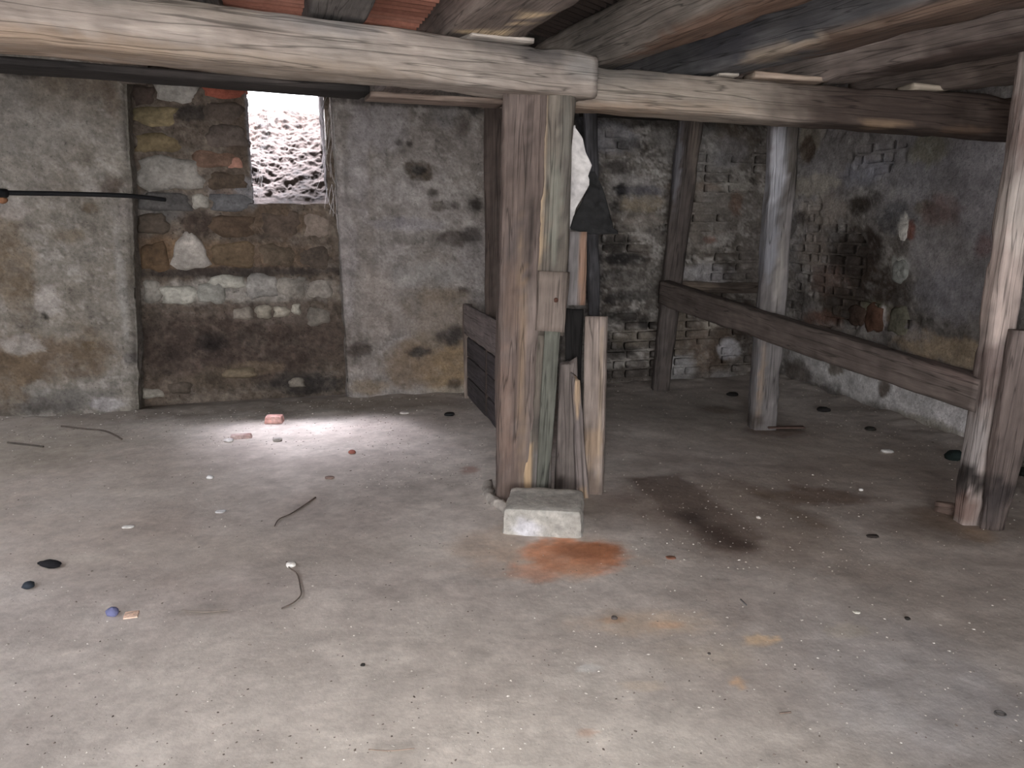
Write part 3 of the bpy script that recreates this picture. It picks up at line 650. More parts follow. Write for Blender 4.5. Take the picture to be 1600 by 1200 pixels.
# wedges and shims between beam and joists
for i, (xa, xb, th, pal, lab) in enumerate(((736, 832, .022, ((120, 112, 104), (148, 140, 132)), 'pale flat shim on the beam under the peeling joist left of the central post'),
        (1185, 1300, .035, ((120, 100, 84), (146, 132, 118)), 'thick pale wedge on the beam between the bluish joist and the next one right'),
        (1130, 1160, .03, ((130, 122, 112), (150, 142, 132)), 'small pale chip on the beam above the thin grey post'),
        (1432, 1486, .035, ((128, 116, 100), (150, 138, 122)), 'small pale wedge on the beam near its right end'))):
    A, B = beampt(xa), beampt(xb); z = np.array([0, 0, -.02+th/2])
    timber('shim', A+z+bn*.07, B+z+bn*.07, .17, th, B is None or .17, th*(.6 if i % 2 else 1), pal=pal, seed=40+i, side=bn, amp=.003, nick=.3, label=lab, cat='wedge')

# ceiling: slab and clay tiles between joists
nn = np.cross(bd, J); nn /= np.linalg.norm(nn); nn = nn if nn[2] > 0 else -nn
ceil = thing('ceiling', kind='structure')
c00 = bayedges[4][2]+np.array([0, 0, JH/2+.08])
V, Fq = quad_grid(c00-bd*4.6-J*10.4, c00+bd*8.-J*10.4, c00+bd*7.+J*4.4, c00-bd*4.6+J*3.4, 20, 20)
obj('slab', V, Fq, 'plaster', colour(V, ((70, 64, 60), (90, 84, 80)), 2, 60), parent=ceil)
def tile_mesh(A, B, t0, t1, seed):
    """ridged clay tile spanning from A to B, between t0 and t1 along the joists"""
    n = 10; V = []; F_ = []
    for s in (0, 1):
        for k in range(n):
            t = lerp(t0, t1, k/(n-1)); z = (.022, 0., .004)[k % 3]
            if k == n-1: z = .022
            V.append(lerp(A, B, s)+J*t+nn*z)
        for k in range(n): t = lerp(t0, t1, k/(n-1)); V.append(lerp(A, B, s)+J*t+nn*.05)
    for k in range(n-1): F_.append((k, k+1, 2*n+k+1, 2*n+k))
    F_.append((0, 2*n, 3*n, n)); F_.append((n-1, 2*n-1, 4*n-1, 3*n-1))
    for k in range(n-1): F_.append((n+k, 3*n+k, 3*n+k+1, n+k+1))
    return np.array(V), F_
rnd = random.Random(5)
for i in range(len(bayedges)-1):
    (A0, B0, c0_), (A1, B1, c1_) = bayedges[i], bayedges[i+1]
    up_ = np.array([0, 0, JH*(.5 if 1 <= i <= 3 else 1)+.004]); lo = B0+up_-bd*.03; hi = A1+up_+bd*.03
    if i in (3, 4): pass
    for k in range(-13, 4):
        t0 = k*.235+rnd.uniform(-.004, .004)
        V, F_ = tile_mesh(lo+nn*rnd.uniform(-.003, .003), hi+nn*rnd.uniform(-.003, .003), t0, t0+.222, k)
        pal = ((46, 38, 34), (60, 50, 46)) if i == 4 else ((112, 66, 50), (138, 84, 64), (150, 102, 84)) if rnd.random() < .85 or i in (2, 3) else ((104, 88, 80), (126, 110, 100))  # dark gap between two joists: shade put into this bay's tile colour
        C = colour(V, pal, 6, 300+i*20+k, [])*rnd.uniform(.8, 1.15)
        obj('tile', V, F_, 'tile', np.clip(C, 0, .9), parent=ceil, smooth=False)

# ------------------------------------------------------------------ central post
YC = 3.86
def tb(name, p0, p1, wpx0, wpx1, depth, y0, y1=None, **kw):
    """timber drawn by two pixel ends at depths y0,y1 and widths in pixels"""
    y1 = y1 if y1 is not None else y0
    return timber(name, at_y(*p0, y0), at_y(*p1, y1), wpx0*y0/F, depth, wpx1*y1/F, depth, **kw)
cp = thing('central_post', 'thick cracked timber post in the middle, standing behind the pale stone block', 'post')
PP = ((62, 51, 45), (82, 70, 65), (95, 84, 78))
GP = ((63, 56, 51), (80, 73, 65), (93, 87, 78))
tb('post_timber', (800, 793), (820, 146), 56, 66, .24, YC+.07, YC+.02, pal=PP, seed=50, parent=cp, amp=.013, corner=.3,
   blobs=[pb(812, 385, YC, 16, 45, (63, 55, 53), .8), pb(790, 640, YC, 12, 90, (96, 76, 65), .6), pb(800, 480, YC, 14, 60, (87, 69, 58), .6), pb(800, 720, YC, 14, 40, (71, 55, 48), .6), pb(815, 560, YC, 5, 200, (117, 94, 67), .5, .5), pb(829, 300, YC, 3, 150, (40, 33, 29), .85), pb(806, 560, YC, 3, 120, (55, 44, 39), .7), pb(793, 760, YC, 22, 20, (72, 58, 51), .7)])
GB = [pb(884, 250, YC, 8, 110, (75, 73, 67), .7), pb(846, 250, YC, 5, 90, (139, 116, 84), .8, .3), pb(866, 330, YC, 8, 80, (82, 86, 77), .6), pb(842, 370, YC, 5, 40, (137, 113, 79), .7), pb(884, 290, YC, 6, 60, (55, 49, 46), .7)]
GB.append(pb(873, 280, YC, 2.5, 110, (48, 44, 40), .8))
tb('side_timber', (851, 520), (866, 146), 62, 56, .2, YC+.04, YC+.02, pal=GP, seed=51, parent=cp, amp=.009, corner=.25, blobs=GB)
tb('side_timber', (835, 785), (846, 518), 44, 52, .2, YC+.05, YC+.05, pal=GP, seed=52, parent=cp, amp=.010, corner=.3, rough_end=.01,
   blobs=[pb(860, 620, YC, 10, 80, (67, 72, 60), .85), pb(845, 660, YC, 16, 30, (51, 48, 46), .7), pb(824, 730, YC, 6, 60, (142, 116, 82), .9, .2, .3), pb(845, 740, YC, 14, 40, (89, 86, 86), .7)])
tb('nailed_block', (859, 516), (865, 424), 46, 48, .1, YC-.05, pal=((79, 68, 61), (99, 89, 82)), seed=53, parent=cp, amp=.005, corner=.18, blobs=[pb(869, 470, YC-.1, 4, 4, (34, 22, 17), 1., .2, .1)])
tb('green_strip', (846, 778), (863, 516), 18, 24, .04, YC-.07, pal=((60, 61, 55), (77, 78, 70)), seed=54, parent=cp, amp=.004, corner=.1)
# nail head in the block
def lump(name, c, r, seed, col, amp=.25, mat='stone', n=12, m=8, rot=0., **kw):
    V = []; F_ = []
    for i in range(m+1):
        for k in range(n):
            ph = math.pi*i/m; th = 2*math.pi*k/n; V.append((math.sin(ph)*math.cos(th), math.sin(ph)*math.sin(th), math.cos(ph)))
    V = np.array(V); F_ = [(i*n+k, (i+1)*n+k, (i+1)*n+(k+1) % n, i*n+(k+1) % n) for i in range(m) for k in range(n)]
    D = V*(1+amp*fbm(V, 1.3, 3, seed)[:, None])
    D[:, 0] = np.sign(D[:, 0])*np.abs(D[:, 0])**.75; D[:, 1] = np.sign(D[:, 1])*np.abs(D[:, 1])**.75
    D = D*np.array(r); ca, sa = math.cos(rot), math.sin(rot)
    D = np.stack([D[:, 0]*ca-D[:, 1]*sa, D[:, 0]*sa+D[:, 1]*ca, D[:, 2]], 1)
    c_ = np.array(col, float); C = colour(V*.1+seed, (tuple(c_*.8), tuple(np.minimum(c_*1.12, 255))), 20, seed)
    return obj(name, D+np.array(c), F_, mat, C, **kw)
lump('nail', at_y(869, 469, YC-.105), (.011, .008, .011), 3, (60, 36, 26), parent=cp, mat='debris')
# padstone
def block_mesh(c, sx, sy, sz, seed, rot, bevel=.03, amp=.012, n=14, taper=.06):
    g = np.linspace(-1, 1, n); P = []; F_ = []; base = 0
    for axis in range(3):
        for sg in (-1, 1):
            A_, B_ = np.meshgrid(g, g, indexing='ij'); X_ = np.zeros((n*n, 3)); X_[:, axis] = sg; X_[:, (axis+1) % 3] = A_.ravel(); X_[:, (axis+2) % 3] = B_.ravel()
            f = grid_faces(n, n)+base; F_ += [tuple(q) for q in (f if sg > 0 else f[:, ::-1])]; P.append(X_); base += n*n
    P = np.vstack(P); h = np.array([sx, sy, sz])/2; Q = P*h; inner = np.clip(Q, -(h-bevel), h-bevel); d = Q-inner; l = np.linalg.norm(d, axis=1)[:, None]+1e-9
    Q = inner+d/l*np.minimum(l, bevel); Q[:, :2] *= (1-taper*(P[:, 2:3]+1)/2)
    Q = Q*(1+0*l); nrm = Q/np.linalg.norm(Q, axis=1)[:, None]; Q = Q+nrm*(amp*fbm(Q+seed, 9, 4, seed, .6))[:, None]
    ca, sa = math.cos(rot), math.sin(rot); Q = np.stack([Q[:, 0]*ca-Q[:, 1]*sa, Q[:, 0]*sa+Q[:, 1]*ca, Q[:, 2]], 1)
    return Q+np.array(c), F_
pf = on_floor(853, 838); pq = np.array([pf[0], pf[1]+.17, 0])
Q, F_ = block_mesh((pq[0]+.0, pq[1], .052), .385, .34, .15, 5, -.12, amp=.012, bevel=.022)
obj('padstone', Q, F_, 'stone', colour(Q, ((112, 108, 102), (136, 134, 128), (152, 150, 146)), 8, 70, [Blob(Q.mean(0)+[-.1, -.2, -.02], .08, .05, (150, 150, 158), .8)]), label='rough pale grey stone block at the foot of the central post', cat='stone block')
# mortar collar left of the post foot
for i, (px, py, s_) in enumerate(((764, 768, .03), (768, 782, .032), (778, 790, .034))):
    pass
cv = [on_floor(x, y) for x, y in ((762, 760), (764, 775), (772, 787), (786, 796), (800, 806))]
def tube(name, pts, r, mat, col=None, seed=0, m=8, taper=None, lump_=0., sub=6, **kw):
    pts = [np.array(p, float) for p in pts]; Q = []
    for i in range(len(pts)-1):
        p0_ = pts[max(0, i-1)]; p1_, p2_ = pts[i], pts[i+1]; p3_ = pts[min(len(pts)-1, i+2)]
        for k in range(sub):
            t = k/sub; Q.append(.5*((2*p1_)+(-p0_+p2_)*t+(2*p0_-5*p1_+4*p2_-p3_)*t*t+(-p0_+3*p1_-3*p2_+p3_)*t**3))
    Q.append(pts[-1]); Q = np.array(Q); n = len(Q); V = []; T = np.gradient(Q, axis=0)
    for i in range(n):
        t = T[i]/np.linalg.norm(T[i]); s_ = np.cross(t, (0, 0, 1) if abs(t[2]) < .95 else (1, 0, 0)); s_ /= np.linalg.norm(s_); u_ = np.cross(s_, t)
        rr = r*(1-(taper or 0)*i/n)
        for k in range(m): th = 2*math.pi*k/m; V.append(Q[i]+rr*(math.cos(th)*s_+math.sin(th)*u_))
    V = np.array(V); 
    if lump_: V = V+lump_*np.stack([fbm(V, 30, 2, seed+q) for q in range(3)], 1)
    F_ = [(i*m+k, i*m+(k+1) % m, (i+1)*m+(k+1) % m, (i+1)*m+k) for i in range(n-1) for k in range(m)]+[tuple(range(m))[::-1], tuple(range((n-1)*m, n*m))]
    c_ = np.array(col if col else (90, 80, 70), float)
    return obj(name, V, F_, mat, colour(V, (tuple(c_*.8), tuple(np.minimum(255, c_*1.15))), 20, seed), **kw)
tube('mortar_ridge', [c+np.array([0, 0, .012]) for c in cv], .03, 'stone', (128, 122, 116), 8, lump_=.014, label='crumbly grey mortar ridge curving round the left foot of the central post', cat='mortar')

# boards leaning to the right of the post
BP_ = ((89, 77, 70), (108, 96, 89), (122, 111, 103))
tb('leaning_board', (926, 778), (932, 494), 32, 34, .05, YC+.12, YC+.16, pal=BP_, seed=60, side=(1, -.25, 0), amp=.004, corner=.12, rough_end=.003, label='tall narrow grey-brown board standing upright right of the central post', cat='board',
   blobs=[pb(925, 700, YC+.1, 16, 30, (118, 96, 72), .7), pb(938, 640, YC+.1, 3, 130, (137, 118, 94), .5), pb(920, 760, YC+.1, 20, 20, (75, 61, 51), .7)])
tb('broken_board', (884, 780), (888, 564), 38, 26, .045, YC+.1, YC+.13, pal=((72, 63, 60), (92, 84, 80)), seed=61, amp=.006, rough_end=.035, corner=.2, label='splintered grey board with a ragged top, between the post and the tall narrow board', cat='board',
   blobs=[pb(872, 760, YC+.05, 10, 26, (37, 30, 27), .9)])
tb('split_slat', (911, 788), (899, 590), 22, 14, .04, YC+.05, YC+.08, pal=((79, 72, 72), (103, 92, 87)), seed=62, amp=.006, rough_end=.04, label='thin split slat leaning against the left side of the tall narrow board', cat='slat',
   blobs=[pb(903, 610, YC+.05, 5, 40, (141, 116, 87), .9), pb(912, 775, YC+.02, 8, 14, (129, 104, 73), .8)])
tb('hanging_board', (899, 476), (903, 362), 30, 26, .07, YC+.22, YC+.22, pal=((75, 72, 72), (94, 89, 89)), seed=63, amp=.003, corner=.1, label='short sawn board piece fixed behind the post, grey with an orange-brown right edge', cat='board',
   blobs=[pb(911, 420, YC+.2, 7, 80, (113, 82, 60), .9, .2, .1)])
tb('charred_plank', (897, 640), (896, 484), 28, 26, .04, YC+.24, pal=((14, 13, 13), (24, 22, 22)), seed=64, amp=.006, rough_end=.02, label='blackened charred plank in the gap right of the central post', cat='plank')
# torn white sack and black sheet hanging behind the post
def sheet(name, outline, y, mat, pal, seed, thick=.006, amp=.02, **kw):
    """closed outline in pixels at depth y -> crumpled sheet with thickness"""
    n = 22; ys = sorted(p[1] for p in outline[0]); y0_, y1_ = outline[0][0][1], outline[0][-1][1]
    L_, R_ = outline; Lx = [p[0] for p in L_]; Ly = [p[1] for p in L_]; Rx = [p[0] for p in R_]; Ry = [p[1] for p in R_]
    V = []
    for i in range(40):
        py = lerp(y0_, y1_, i/39); l, r = np.interp(py, Ly, Lx), np.interp(py, Ry, Rx)
        for k in range(n): V.append(at_y(lerp(l, r, k/(n-1)), py, y))
    V = np.array(V); V[:, 1] += amp*fbm(V, 7, 4, seed, .6)
    B_ = V+np.array([0, thick, 0]); f = grid_faces(40, n); N_ = len(V)
    F_ = [tuple(q) for q in f]+[tuple(q[::-1]+N_) for q in f]
    rim = [k for k in range(n)]+[i*n+n-1 for i in range(1, 40)]+[39*n+k for k in range(n-2, -1, -1)]+[i*n for i in range(38, 0, -1)]
    F_ += [(rim[k], rim[(k+1) % len(rim)], rim[(k+1) % len(rim)]+N_, rim[k]+N_) for k in range(len(rim))]
    P = np.vstack([V, B_])
    return obj(name, P, F_, mat, colour(P, pal, 9, seed), **kw)
sheet('torn_sack', ([(880, 196), (880, 358)], [(899, 200), (910, 215), (916, 240), (925, 258), (919, 275), (923, 285), (912, 305), (900, 325), (895, 345), (893, 358)]), YC+.28, 'cloth', ((140, 136, 136), (166, 162, 160)), 5,
      label='pale torn plastic sack hanging behind the right edge of the central post', cat='sack')
sheet('black_sheet', ([(922, 268), (921, 290), (908, 318), (896, 338), (890, 358), (922, 366)], [(930, 268), (941, 292), (950, 320), (957, 346), (958, 356), (966, 360)]), YC+.27, 'tar', ((20, 20, 22), (28, 28, 30)), 6, amp=.03,
      label='flared black tar sheet hanging right of the pale torn sack', cat='sheet')
# back posts
tb('dark_post', (779, 646), (779, 60), 40, 44, .14, 5.62, pal=((46, 38, 34), (66, 55, 50)), seed=70, label='dark brown post just left of and behind the central post', cat='post', blobs=[pb(775, 400, 5.2, 8, 160, (70, 62, 58), .5)])
tb('sooty_pole', (930, 604), (922, 150), 17, 20, .1, 6.5, pal=((34, 33, 34), (56, 55, 58), (80, 80, 86)), seed=71, label='sooty pole against the blackened back wall, right of the hanging sheet', cat='post')
# low boarded partition behind the post on the left
part = thing('stall_partition', 'low weathered board partition running back from the left side of the central post', 'partition')
q0 = on_floor(733, 624); q1 = on_floor(775, 672); dq = (q1-q0)/np.linalg.norm(q1-q0); q2 = q0+dq*1.75; nq = np.array([-dq[1], dq[0], 0])
def pz(p, z): return np.array([p[0], p[1], z])
DK = ((58, 52, 52), (78, 72, 72), (92, 86, 88))
timber('upright', pz(q0-dq*.02, -.01), pz(q0-dq*.04, .80), .07, .07, pal=((78, 68, 62), (100, 88, 80)), seed=80, parent=part, side=dq)
timber('upright', pz(q0+dq*1.35, -.01), pz(q0+dq*1.35, .80), .07, .07, pal=DK, seed=85, parent=part, side=dq)
for i, (z0, z1) in enumerate(((.03, .19), (.2, .36), (.37, .53), (.56, .81))):
    off = nq*(.0 if i < 3 else -.025)
    pal = ((44, 40, 42), (60, 56, 60)) if i < 3 else ((76, 68, 68), (98, 90, 88))
    timber('board', pz(q0+off, (z0+z1)/2), pz(q0+dq*1.45+off, (z0+z1)/2), z1-z0, .028, pal=pal, seed=81+i, parent=part, side=(0, 0, 1), corner=.12, amp=.003)

# ------------------------------------------------------------------ stall frame at the right
BLU = ((92, 92, 96), (120, 120, 126), (146, 146, 152))
DW = ((46, 38, 34), (62, 53, 48), (78, 68, 62))
tb('stall_post', (1031, 609), (1083, 150), 27, 36, .14, 6.74, 6.66, pal=((44, 38, 36), (60, 53, 50), (72, 66, 64)), seed=90, label='dark leaning post at the far end of the stall rail, near the back wall', cat='post', group='posts of the right stall', bow=0.0,
   blobs=[pb(1062, 250, 6.5, 8, 60, (84, 84, 90), .8), pb(1090, 220, 6.5, 8, 50, (84, 74, 66), .7)])
tb('stall_post', (1189, 678), (1228, 160), 40, 40, .14, 5.41, 5.25, pal=((63, 60, 58), (82, 78, 78), (97, 94, 95)), seed=91, label='thin grey post with a bluish lit upper half put into its colour, middle of the stall rail', cat='post', group='posts of the right stall',
   blobs=[pb(1217, 250, 5.2, 12, 80, (119, 120, 127), .95, .3), pb(1206, 380, 5.2, 11, 60, (100, 102, 110), .7), pb(1246, 200, 5.2, 17, 90, (58, 53, 48), .95, .3), pb(1208, 340, 4.95, 5, 16, (33, 33, 36), .9), pb(1217, 258, 4.95, 5, 6, (42, 42, 45), .9), pb(1222, 430, 5.2, 6, 60, (119, 114, 109), .6), pb(1198, 600, 5.2, 5, 60, (117, 99, 82), .7), pb(1180, 600, 5.2, 10, 80, (73, 73, 78), .6), pb(1185, 665, 5.2, 24, 14, (50, 42, 36), .8)])  # bluish light on the upper face put into the colour
YP = 3.5
pc = tb('stall_post', (1513, 826), (1622, 60), 46, 34, .12, YP+.04, YP-.02, pal=((80, 72, 68), (105, 95, 91), (128, 116, 110)), seed=92, label='near right post with a pale bare upper length and a charred rotten foot', cat='post', group='posts of the right stall', amp=.008,
   blobs=[pb(1562, 440, YP, 26, 90, (140, 124, 117), .9, .4), pb(1580, 330, YP, 20, 60, (149, 139, 132), .7), pb(1600, 200, YP, 20, 60, (91, 72, 66), .8), pb(1548, 565, YP, 20, 24, (80, 66, 63), .8), pb(1528, 610, YP, 24, 30, (70, 56, 52), .8), pb(1522, 690, YP, 14, 50, (116, 110, 109), .8), pb(1505, 755, YP, 26, 26, (26, 22, 21), .95), pb(1505, 795, YP, 20, 20, (84, 58, 49), .7), pb(1512, 770, YP, 5, 6, (123, 109, 105), .9)])
tb('doubling_plank', (1550, 826), (1604, 516), 40, 50, .06, YP-.07, YP-.08, pal=((63, 52, 50), (81, 70, 66), (93, 82, 79)), seed=93, label='brown plank fixed against the right side of the near right post, blackened foot', cat='plank',
   blobs=[pb(1556, 770, YP-.1, 34, 26, (30, 26, 27), .85), pb(1552, 800, YP-.1, 20, 26, (52, 46, 46), .7)])
tb('grey_post', (1640, 830), (1640, 60), 60, 60, .1, YP+.35, pal=((70, 68, 66), (90, 88, 86)), seed=94, label='grey post end just beyond the near right post at the frame edge', cat='post')
# rail
rA = at_y(1038, 457, 6.62); rC = at_y(1540, 618, YP-.0)
timber('stall_rail', rA, rC, .20, .11, .17, .11, pal=((54, 47, 44), (70, 61, 57), (84, 74, 69)), seed=95, side=(0, 0, 1), amp=.006, corner=.22, bow=-.02, label='dark squared rail running through the three stall posts', cat='rail',
   blobs=[pb(1500, 580, YP, 60, 20, (90, 74, 70), .6), pb(1495, 617, YP-.1, 4, 3, (150, 136, 120), .9)])
# thin board on the back wall
wa, wb2 = BW.px(1062, 448, .03), BW.px(1212, 450, .03)
timber('wall_board', wa, wb2, .10, .03, pal=((58, 50, 46), (84, 74, 66)), seed=96, side=(0, 0, 1), corner=.15, label='thin horizontal board against the back wall behind the stall rail', cat='board', blobs=[Blob(wa+[.15, 0, 0], .2, .03, (112, 98, 84), .7)])
wa, wb2 = RW.px(1240, 436, .02), RW.px(1300, 446, .02)
timber('foot_chunk', on_floor(1462, 800)+[0, 0, .03], on_floor(1504, 812)+[0, .02, .04], .05, .06, pal=((66, 50, 44), (88, 72, 64)), seed=97, label='small rotten wood chunk beside the foot of the near right post', cat='wood chunk')
timber('flat_lath', on_floor(1200, 672)+[0, 0, .02], on_floor(1256, 671)+[0, 0, .018], .06, .012, pal=((70, 52, 46), (86, 68, 60)), seed=98, side=(0, 1, 0), label='thin reddish-brown lath lying at the foot of the thin grey post', cat='lath')
# dark timber on top of the back wall and above the stall
t0, t1 = BW.P(np.array([BW.uvpx(905, 180)[0]]), np.array([2.44]), np.array([.06]))[0], BW.P(np.array([BW.L]), np.array([2.44]), np.array([.06]))[0]
timber('wall_plate', t0, t1, .14, .2, pal=((26, 23, 22), (40, 35, 32)), seed=99, side=BW.n, label='dark timber along the top of the back wall behind the right beam', cat='beam')

# ------------------------------------------------------------------ pipe at the left
ps = [at_y(-90, 296, 4.3), at_y(0, 301, 4.55), at_y(110, 303, 4.85), at_y(200, 306, 5.1), at_y(258, 312, 5.3)]
tube('black_pipe', ps, .0145, 'black', m=12, label='thin black pipe reaching in from the left edge in front of the wall', cat='pipe')
ft = tube('pipe_fitting', [at_y(-24, 300, 4.47), at_y(10, 302, 4.58)], .026, 'black', m=12, sub=3); 
ft.parent = bpy.data.objects['black_pipe']
lump('rag', at_y(3, 313, 4.6), (.03, .02, .02), 12, (104, 66, 36), label='small rusty brown knot under the black pipe at the left edge', cat='rag', mat='debris')

# ------------------------------------------------------------------ loose things on the floor
def frag(name, px, py, sx, sy, sz, rot, pal, seed, mat='brick', tilt=None, **kw):
    p = on_floor(px, py); Q, F_ = block_mesh((0, 0, 0), sx, sy, sz, seed, rot, bevel=min(sx, sy, sz)*.18, amp=.004, n=7, taper=.12)
    z = fz(p)+sz/2-.004; Q = Q+np.array([p[0], p[1], z])
    return obj(name, Q, F_, mat, colour(Q, pal, 14, seed), **kw)
frag('brick_fragment', 429, 660, .135, .11, .055, .1, ((150, 92, 80), (190, 150, 144)), 1, label='pinkish broken brick piece in the patch of window light, the thicker one', cat='brick')
frag('brick_fragment', 377, 684, .15, .07, .03, .25, ((112, 74, 64), (176, 160, 158)), 2, label='flat broken tile piece with a white top, left of the thicker brick piece', cat='brick')
frag('tile_shard', 205, 958, .05, .055, .008, .3, ((170, 140, 120), (184, 154, 132)), 3, label='small flat salmon tile shard beside the blue pebble', cat='shard')
frag('brick_crumb', 349, 623, .05, .03, .02, .4, ((120, 60, 50), (130, 80, 66)), 4, label='reddish brick crumb at the foot of the niche below the window', cat='brick')
def pebble(px, py, r, col, seed, label, name='pebble', cat='pebble', mat='debris', flat=.5, el=1., rot=0., group=None):
    p = on_floor(px, py); return lump(name, (p[0], p[1], fz(p)+r*flat*.8), (r*el, r, r*flat), seed, col, mat=mat, n=9, m=6, rot=rot, label=label, cat=cat, group=group)
pebble(176, 958, .022, (84, 88, 128), 1, 'small blue pebble left of the salmon shard', flat=.7)
pebble(44, 918, .022, (34, 40, 48), 2, 'round dark pebble at the lower left edge', flat=.7)
pebble(80, 884, .026, (20, 20, 24), 3, 'jagged black crumpled lump above the round dark pebble at lower left', 'black_lump', 'lump', el=2., rot=-.3)
pebble(66, 880, .014, (20, 20, 24), 33, 'small black bit beside the jagged black lump', 'black_lump', 'lump', el=1.3)
pebble(702, 651, .035, (18, 18, 20), 4, 'shiny black disc-like lump near the wall, left of the board partition', 'black_lump', 'lump', 'black', .4, 1.2)
pebble(455, 884, .022, (180, 174, 158), 5, 'cream pebble at the head of the curled wire', flat=.5)
pebble(567, 1042, .008, (34, 32, 30), 6, 'tiny dark pebble alone in the foreground centre')
pebble(1418, 967, .010, (36, 34, 32), 7, 'tiny dark pebble in the right foreground')
pebble(1338, 957, .014, (176, 170, 150), 8, 'small cream flake in the right foreground', 'flake', 'flake', flat=.2)
pebble(200, 823, .022, (178, 176, 164), 9, 'whitish flake at the left, mid floor', 'flake', 'flake', flat=.2, el=1.4)
pebble(328, 748, .02, (184, 188, 190), 10, 'small white chip on the left floor below the window light', 'flake', 'flake', flat=.5)
pebble(345, 798, .026, (170, 172, 176), 11, 'pale bluish flake below the small white chip', 'flake', 'flake', flat=.15)
pebble(1490, 718, .05, (18, 28, 27), 12, 'dark green round lump left of the near right post, by the wall', 'green_lump', 'lump', flat=.75)
pebble(1598, 742, .05, (34, 40, 36), 13, 'dark greenish lump at the right edge behind the near right post', 'green_lump', 'lump', flat=.5)
pebble(1287, 642, .045, (26, 24, 24), 14, 'dark lump on the stall floor near the right wall', 'dark_lump', 'lump', flat=.4, el=1.3)
pebble(1145, 618, .04, (30, 28, 28), 15, 'dark clod between the two far stall posts', 'dark_lump', 'lump', flat=.4, el=1.3)
pebble(1360, 672, .035, (34, 33, 30), 16, 'small dark clod on the stall floor below the rail', 'dark_lump', 'lump', flat=.4)
pebble(1386, 706, .03, (172, 168, 164), 17, 'white flake on the stall floor below the rail', 'flake', 'flake', flat=.4, el=1.4)
pebble(1363, 842, .018, (40, 34, 32), 18, 'dark scrap with a pale edge on the floor left of the near right post', 'scrap', 'scrap', flat=.4, el=1.6)
pebble(1345, 768, .012, (180, 174, 168), 19, 'small white pebble left of the near right post', flat=.6)
pebble(1048, 873, .018, (110, 70, 50), 20, 'small rusty brown crumb right of the orange stain', 'crumb', 'crumb', flat=.2, el=1.3)
pebble(960, 966, .012, (62, 56, 54), 21, 'dark crumb below the orange stain', 'crumb', 'crumb')
pebble(1185, 812, .012, (150, 144, 138), 22, 'small grey pebble on the dark brown stain', flat=.6)
pebble(1108, 1140-1060+940, .006, (60, 56, 54), 23, 'tiny grey crumb in the middle foreground', 'crumb', 'crumb')
pebble(434, 688, .03, (120, 116, 112), 24, 'grey pebble just below the thicker brick piece', flat=.4)
pebble(358, 690, .03, (178, 172, 176), 25, 'white chip touching the flat broken tile piece', flat=.4)
pebble(515, 747, .02, (104, 84, 76), 26, 'small brown chip right of the window light patch', flat=.4, el=1.4)
pebble(632, 648, .03, (156, 150, 146), 27, 'pale chip near the wall left of the black disc-like lump', flat=.3, el=1.3)
pebble(550, 708, .02, (124, 68, 56), 28, 'reddish brick crumb at the lower edge of the window light', 'brick_crumb', 'brick', flat=.6, el=1.2)
tw = lambda L, h=.006: [on_floor(x, y)+np.array([0, 0, fz(on_floor(x, y))+h]) for x, y in L]
tube('twig', tw([(493, 778), (478, 788), (455, 803), (436, 812), (429, 823)]), .0045, 'debris', (70, 60, 54), 1, m=6, taper=.4, label='thin straight dark twig in the middle left of the floor', cat='twig')
tube('wire', tw([(448, 878), (452, 888), (464, 898), (469, 918), (470, 932), (458, 944), (440, 952)]), .0028, 'debris', (80, 70, 64), 2, m=6, label='thin curled wire trailing from the cream pebble', cat='wire')
tube('twig', tw([(96, 668), (130, 671), (165, 674), (190, 686)]), .006, 'debris', (66, 58, 52), 3, m=6, label='curved dark stick near the left wall foot', cat='twig')
tube('twig', tw([(12, 694), (40, 697), (68, 700)]), .006, 'debris', (60, 54, 48), 4, m=6, label='short dark stick at the left edge near the wall', cat='twig')
tube('twig', tw([(284, 953), (320, 957), (356, 954)]), .002, 'debris', (104, 94, 86), 5, m=5, label='faint brown straw on the left foreground floor', cat='twig')
tube('twig', tw([(576, 1175), (610, 1177), (648, 1174)]), .0018, 'debris', (112, 96, 84), 6, m=5, label='short reddish straw at the bottom edge', cat='twig')
tube('twig', tw([(1218, 1116), (1236, 1114)]), .003, 'debris', (96, 82, 72), 7, m=5, label='tiny stick in the right foreground', cat='twig')
tube('twig', tw([(1157, 938), (1166, 947)]), .003, 'debris', (76, 74, 74), 8, m=5, label='tiny grey splinter in the middle right foreground', cat='twig')
# rubber ring
c = on_floor(1563, 1116); R_, r_ = .0135, .0032; V = []; n, m = 28, 8
for i in range(n):
    for k in range(m):
        A_, B_ = 2*math.pi*i/n, 2*math.pi*k/m; V.append((c[0]+(R_+r_*math.cos(B_))*math.cos(A_), c[1]+(R_+r_*math.cos(B_))*math.sin(A_), fz(c)+r_+.001+r_*math.sin(B_)))
obj('rubber_ring', V, [(i*m+k, ((i+1) % n)*m+k, ((i+1) % n)*m+(k+1) % m, i*m+(k+1) % m) for i in range(n) for k in range(m)], 'ring', label='small dark rubber ring in the lower right corner', cat='ring')

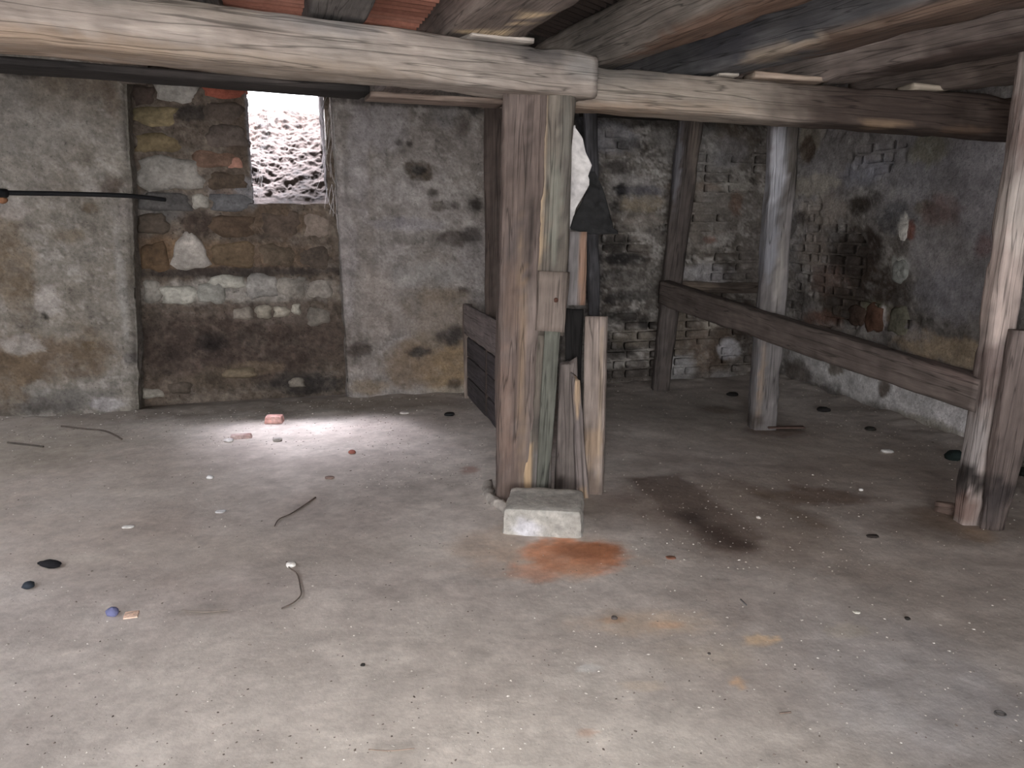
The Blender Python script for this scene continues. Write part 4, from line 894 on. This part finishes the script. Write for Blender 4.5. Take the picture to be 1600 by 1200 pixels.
# crumbs nobody could count
def crumbs(name, N_, seed, pal, sizes, label, weight):
    r_ = np.random.RandomState(seed); P = []; S = []
    while len(P) < N_:
        px, py = r_.uniform(-20, 1620), r_.uniform(600, 1200)
        p = on_floor(px, py)
        db = -((p-BW.o)@BW.n)*-1; dr = (p-RW.o)@RW.n
        if (p-BW.o)@BW.n < .02 or (p-RW.o)@RW.n < .02: continue
        if r_.rand() > weight(px, py, (p-BW.o)@BW.n, dr): continue
        P.append(p); S.append(np.exp(r_.uniform(np.log(sizes[0]), np.log(sizes[1])))*(.45+.55*min(1.6, p[1]/5)))
    P = np.array(P); P[:, 2] = zfloor(P); db = (P-BW.o)@BW.n; dr = (P-RW.o)@RW.n
    P[:, 2] += .035*np.clip(1-np.minimum(db, dr)/.3, 0, 1)*.7
    b8 = np.array([(1, 0, -.3), (.3, .9, -.3), (-.8, .5, -.3), (-.7, -.7, -.3), (.5, -.8, -.3), (.1, .1, .5)]); f8 = np.array([(0, 1, 5), (1, 2, 5), (2, 3, 5), (3, 4, 5), (4, 0, 5)])
    V = []; n6 = len(P); an = r_.rand(n6)*6.28; ca, sa = np.cos(an)[:, None], np.sin(an)[:, None]; jit = 1+.3*r_.randn(n6, 6, 3); el = 1+r_.rand(n6, 1)*.8
    B_ = b8[None]*jit; X_ = (B_[..., 0]*ca-B_[..., 1]*sa*el); Y_ = (B_[..., 0]*sa+B_[..., 1]*ca*el)
    Q = np.stack([X_, Y_, B_[..., 2]*.8+.2], -1)*np.array(S)[:, None, None]+P[:, None]
    F_ = (f8[None]+6*np.arange(n6)[:, None, None]).reshape(-1, 3)
    p0_, p1_ = alb(pal[0]), alb(pal[1]); t = r_.rand(n6, 1); C = np.repeat(p0_*(1-t)+p1_*t, 6, 0)
    return obj(name, Q.reshape(-1, 3), F_, 'debris', C, label=label, cat='debris', kind='stuff', smooth=False)
wnear = lambda px, py, db, dr: min(1, .035+.95*math.exp(-min(db, dr*1.4)/.35)+(.35 if 560 < px < 760 and 640 < py < 760 else 0)+(.12 if 980 < px < 1350 and 740 < py < 890 else 0)+.3*(250 < px < 620 and py < 700))
crumbs('pale_crumbs', 2600, 1, ((140, 134, 126), (178, 173, 167)), (.0016, .0065), 'pale plaster crumbs scattered over the floor, thickest along the walls', wnear)
crumbs('dark_crumbs', 3000, 2, ((62, 54, 48), (104, 92, 84)), (.0016, .006), 'dark crumbs of dirt and wood scattered over the floor', wnear)
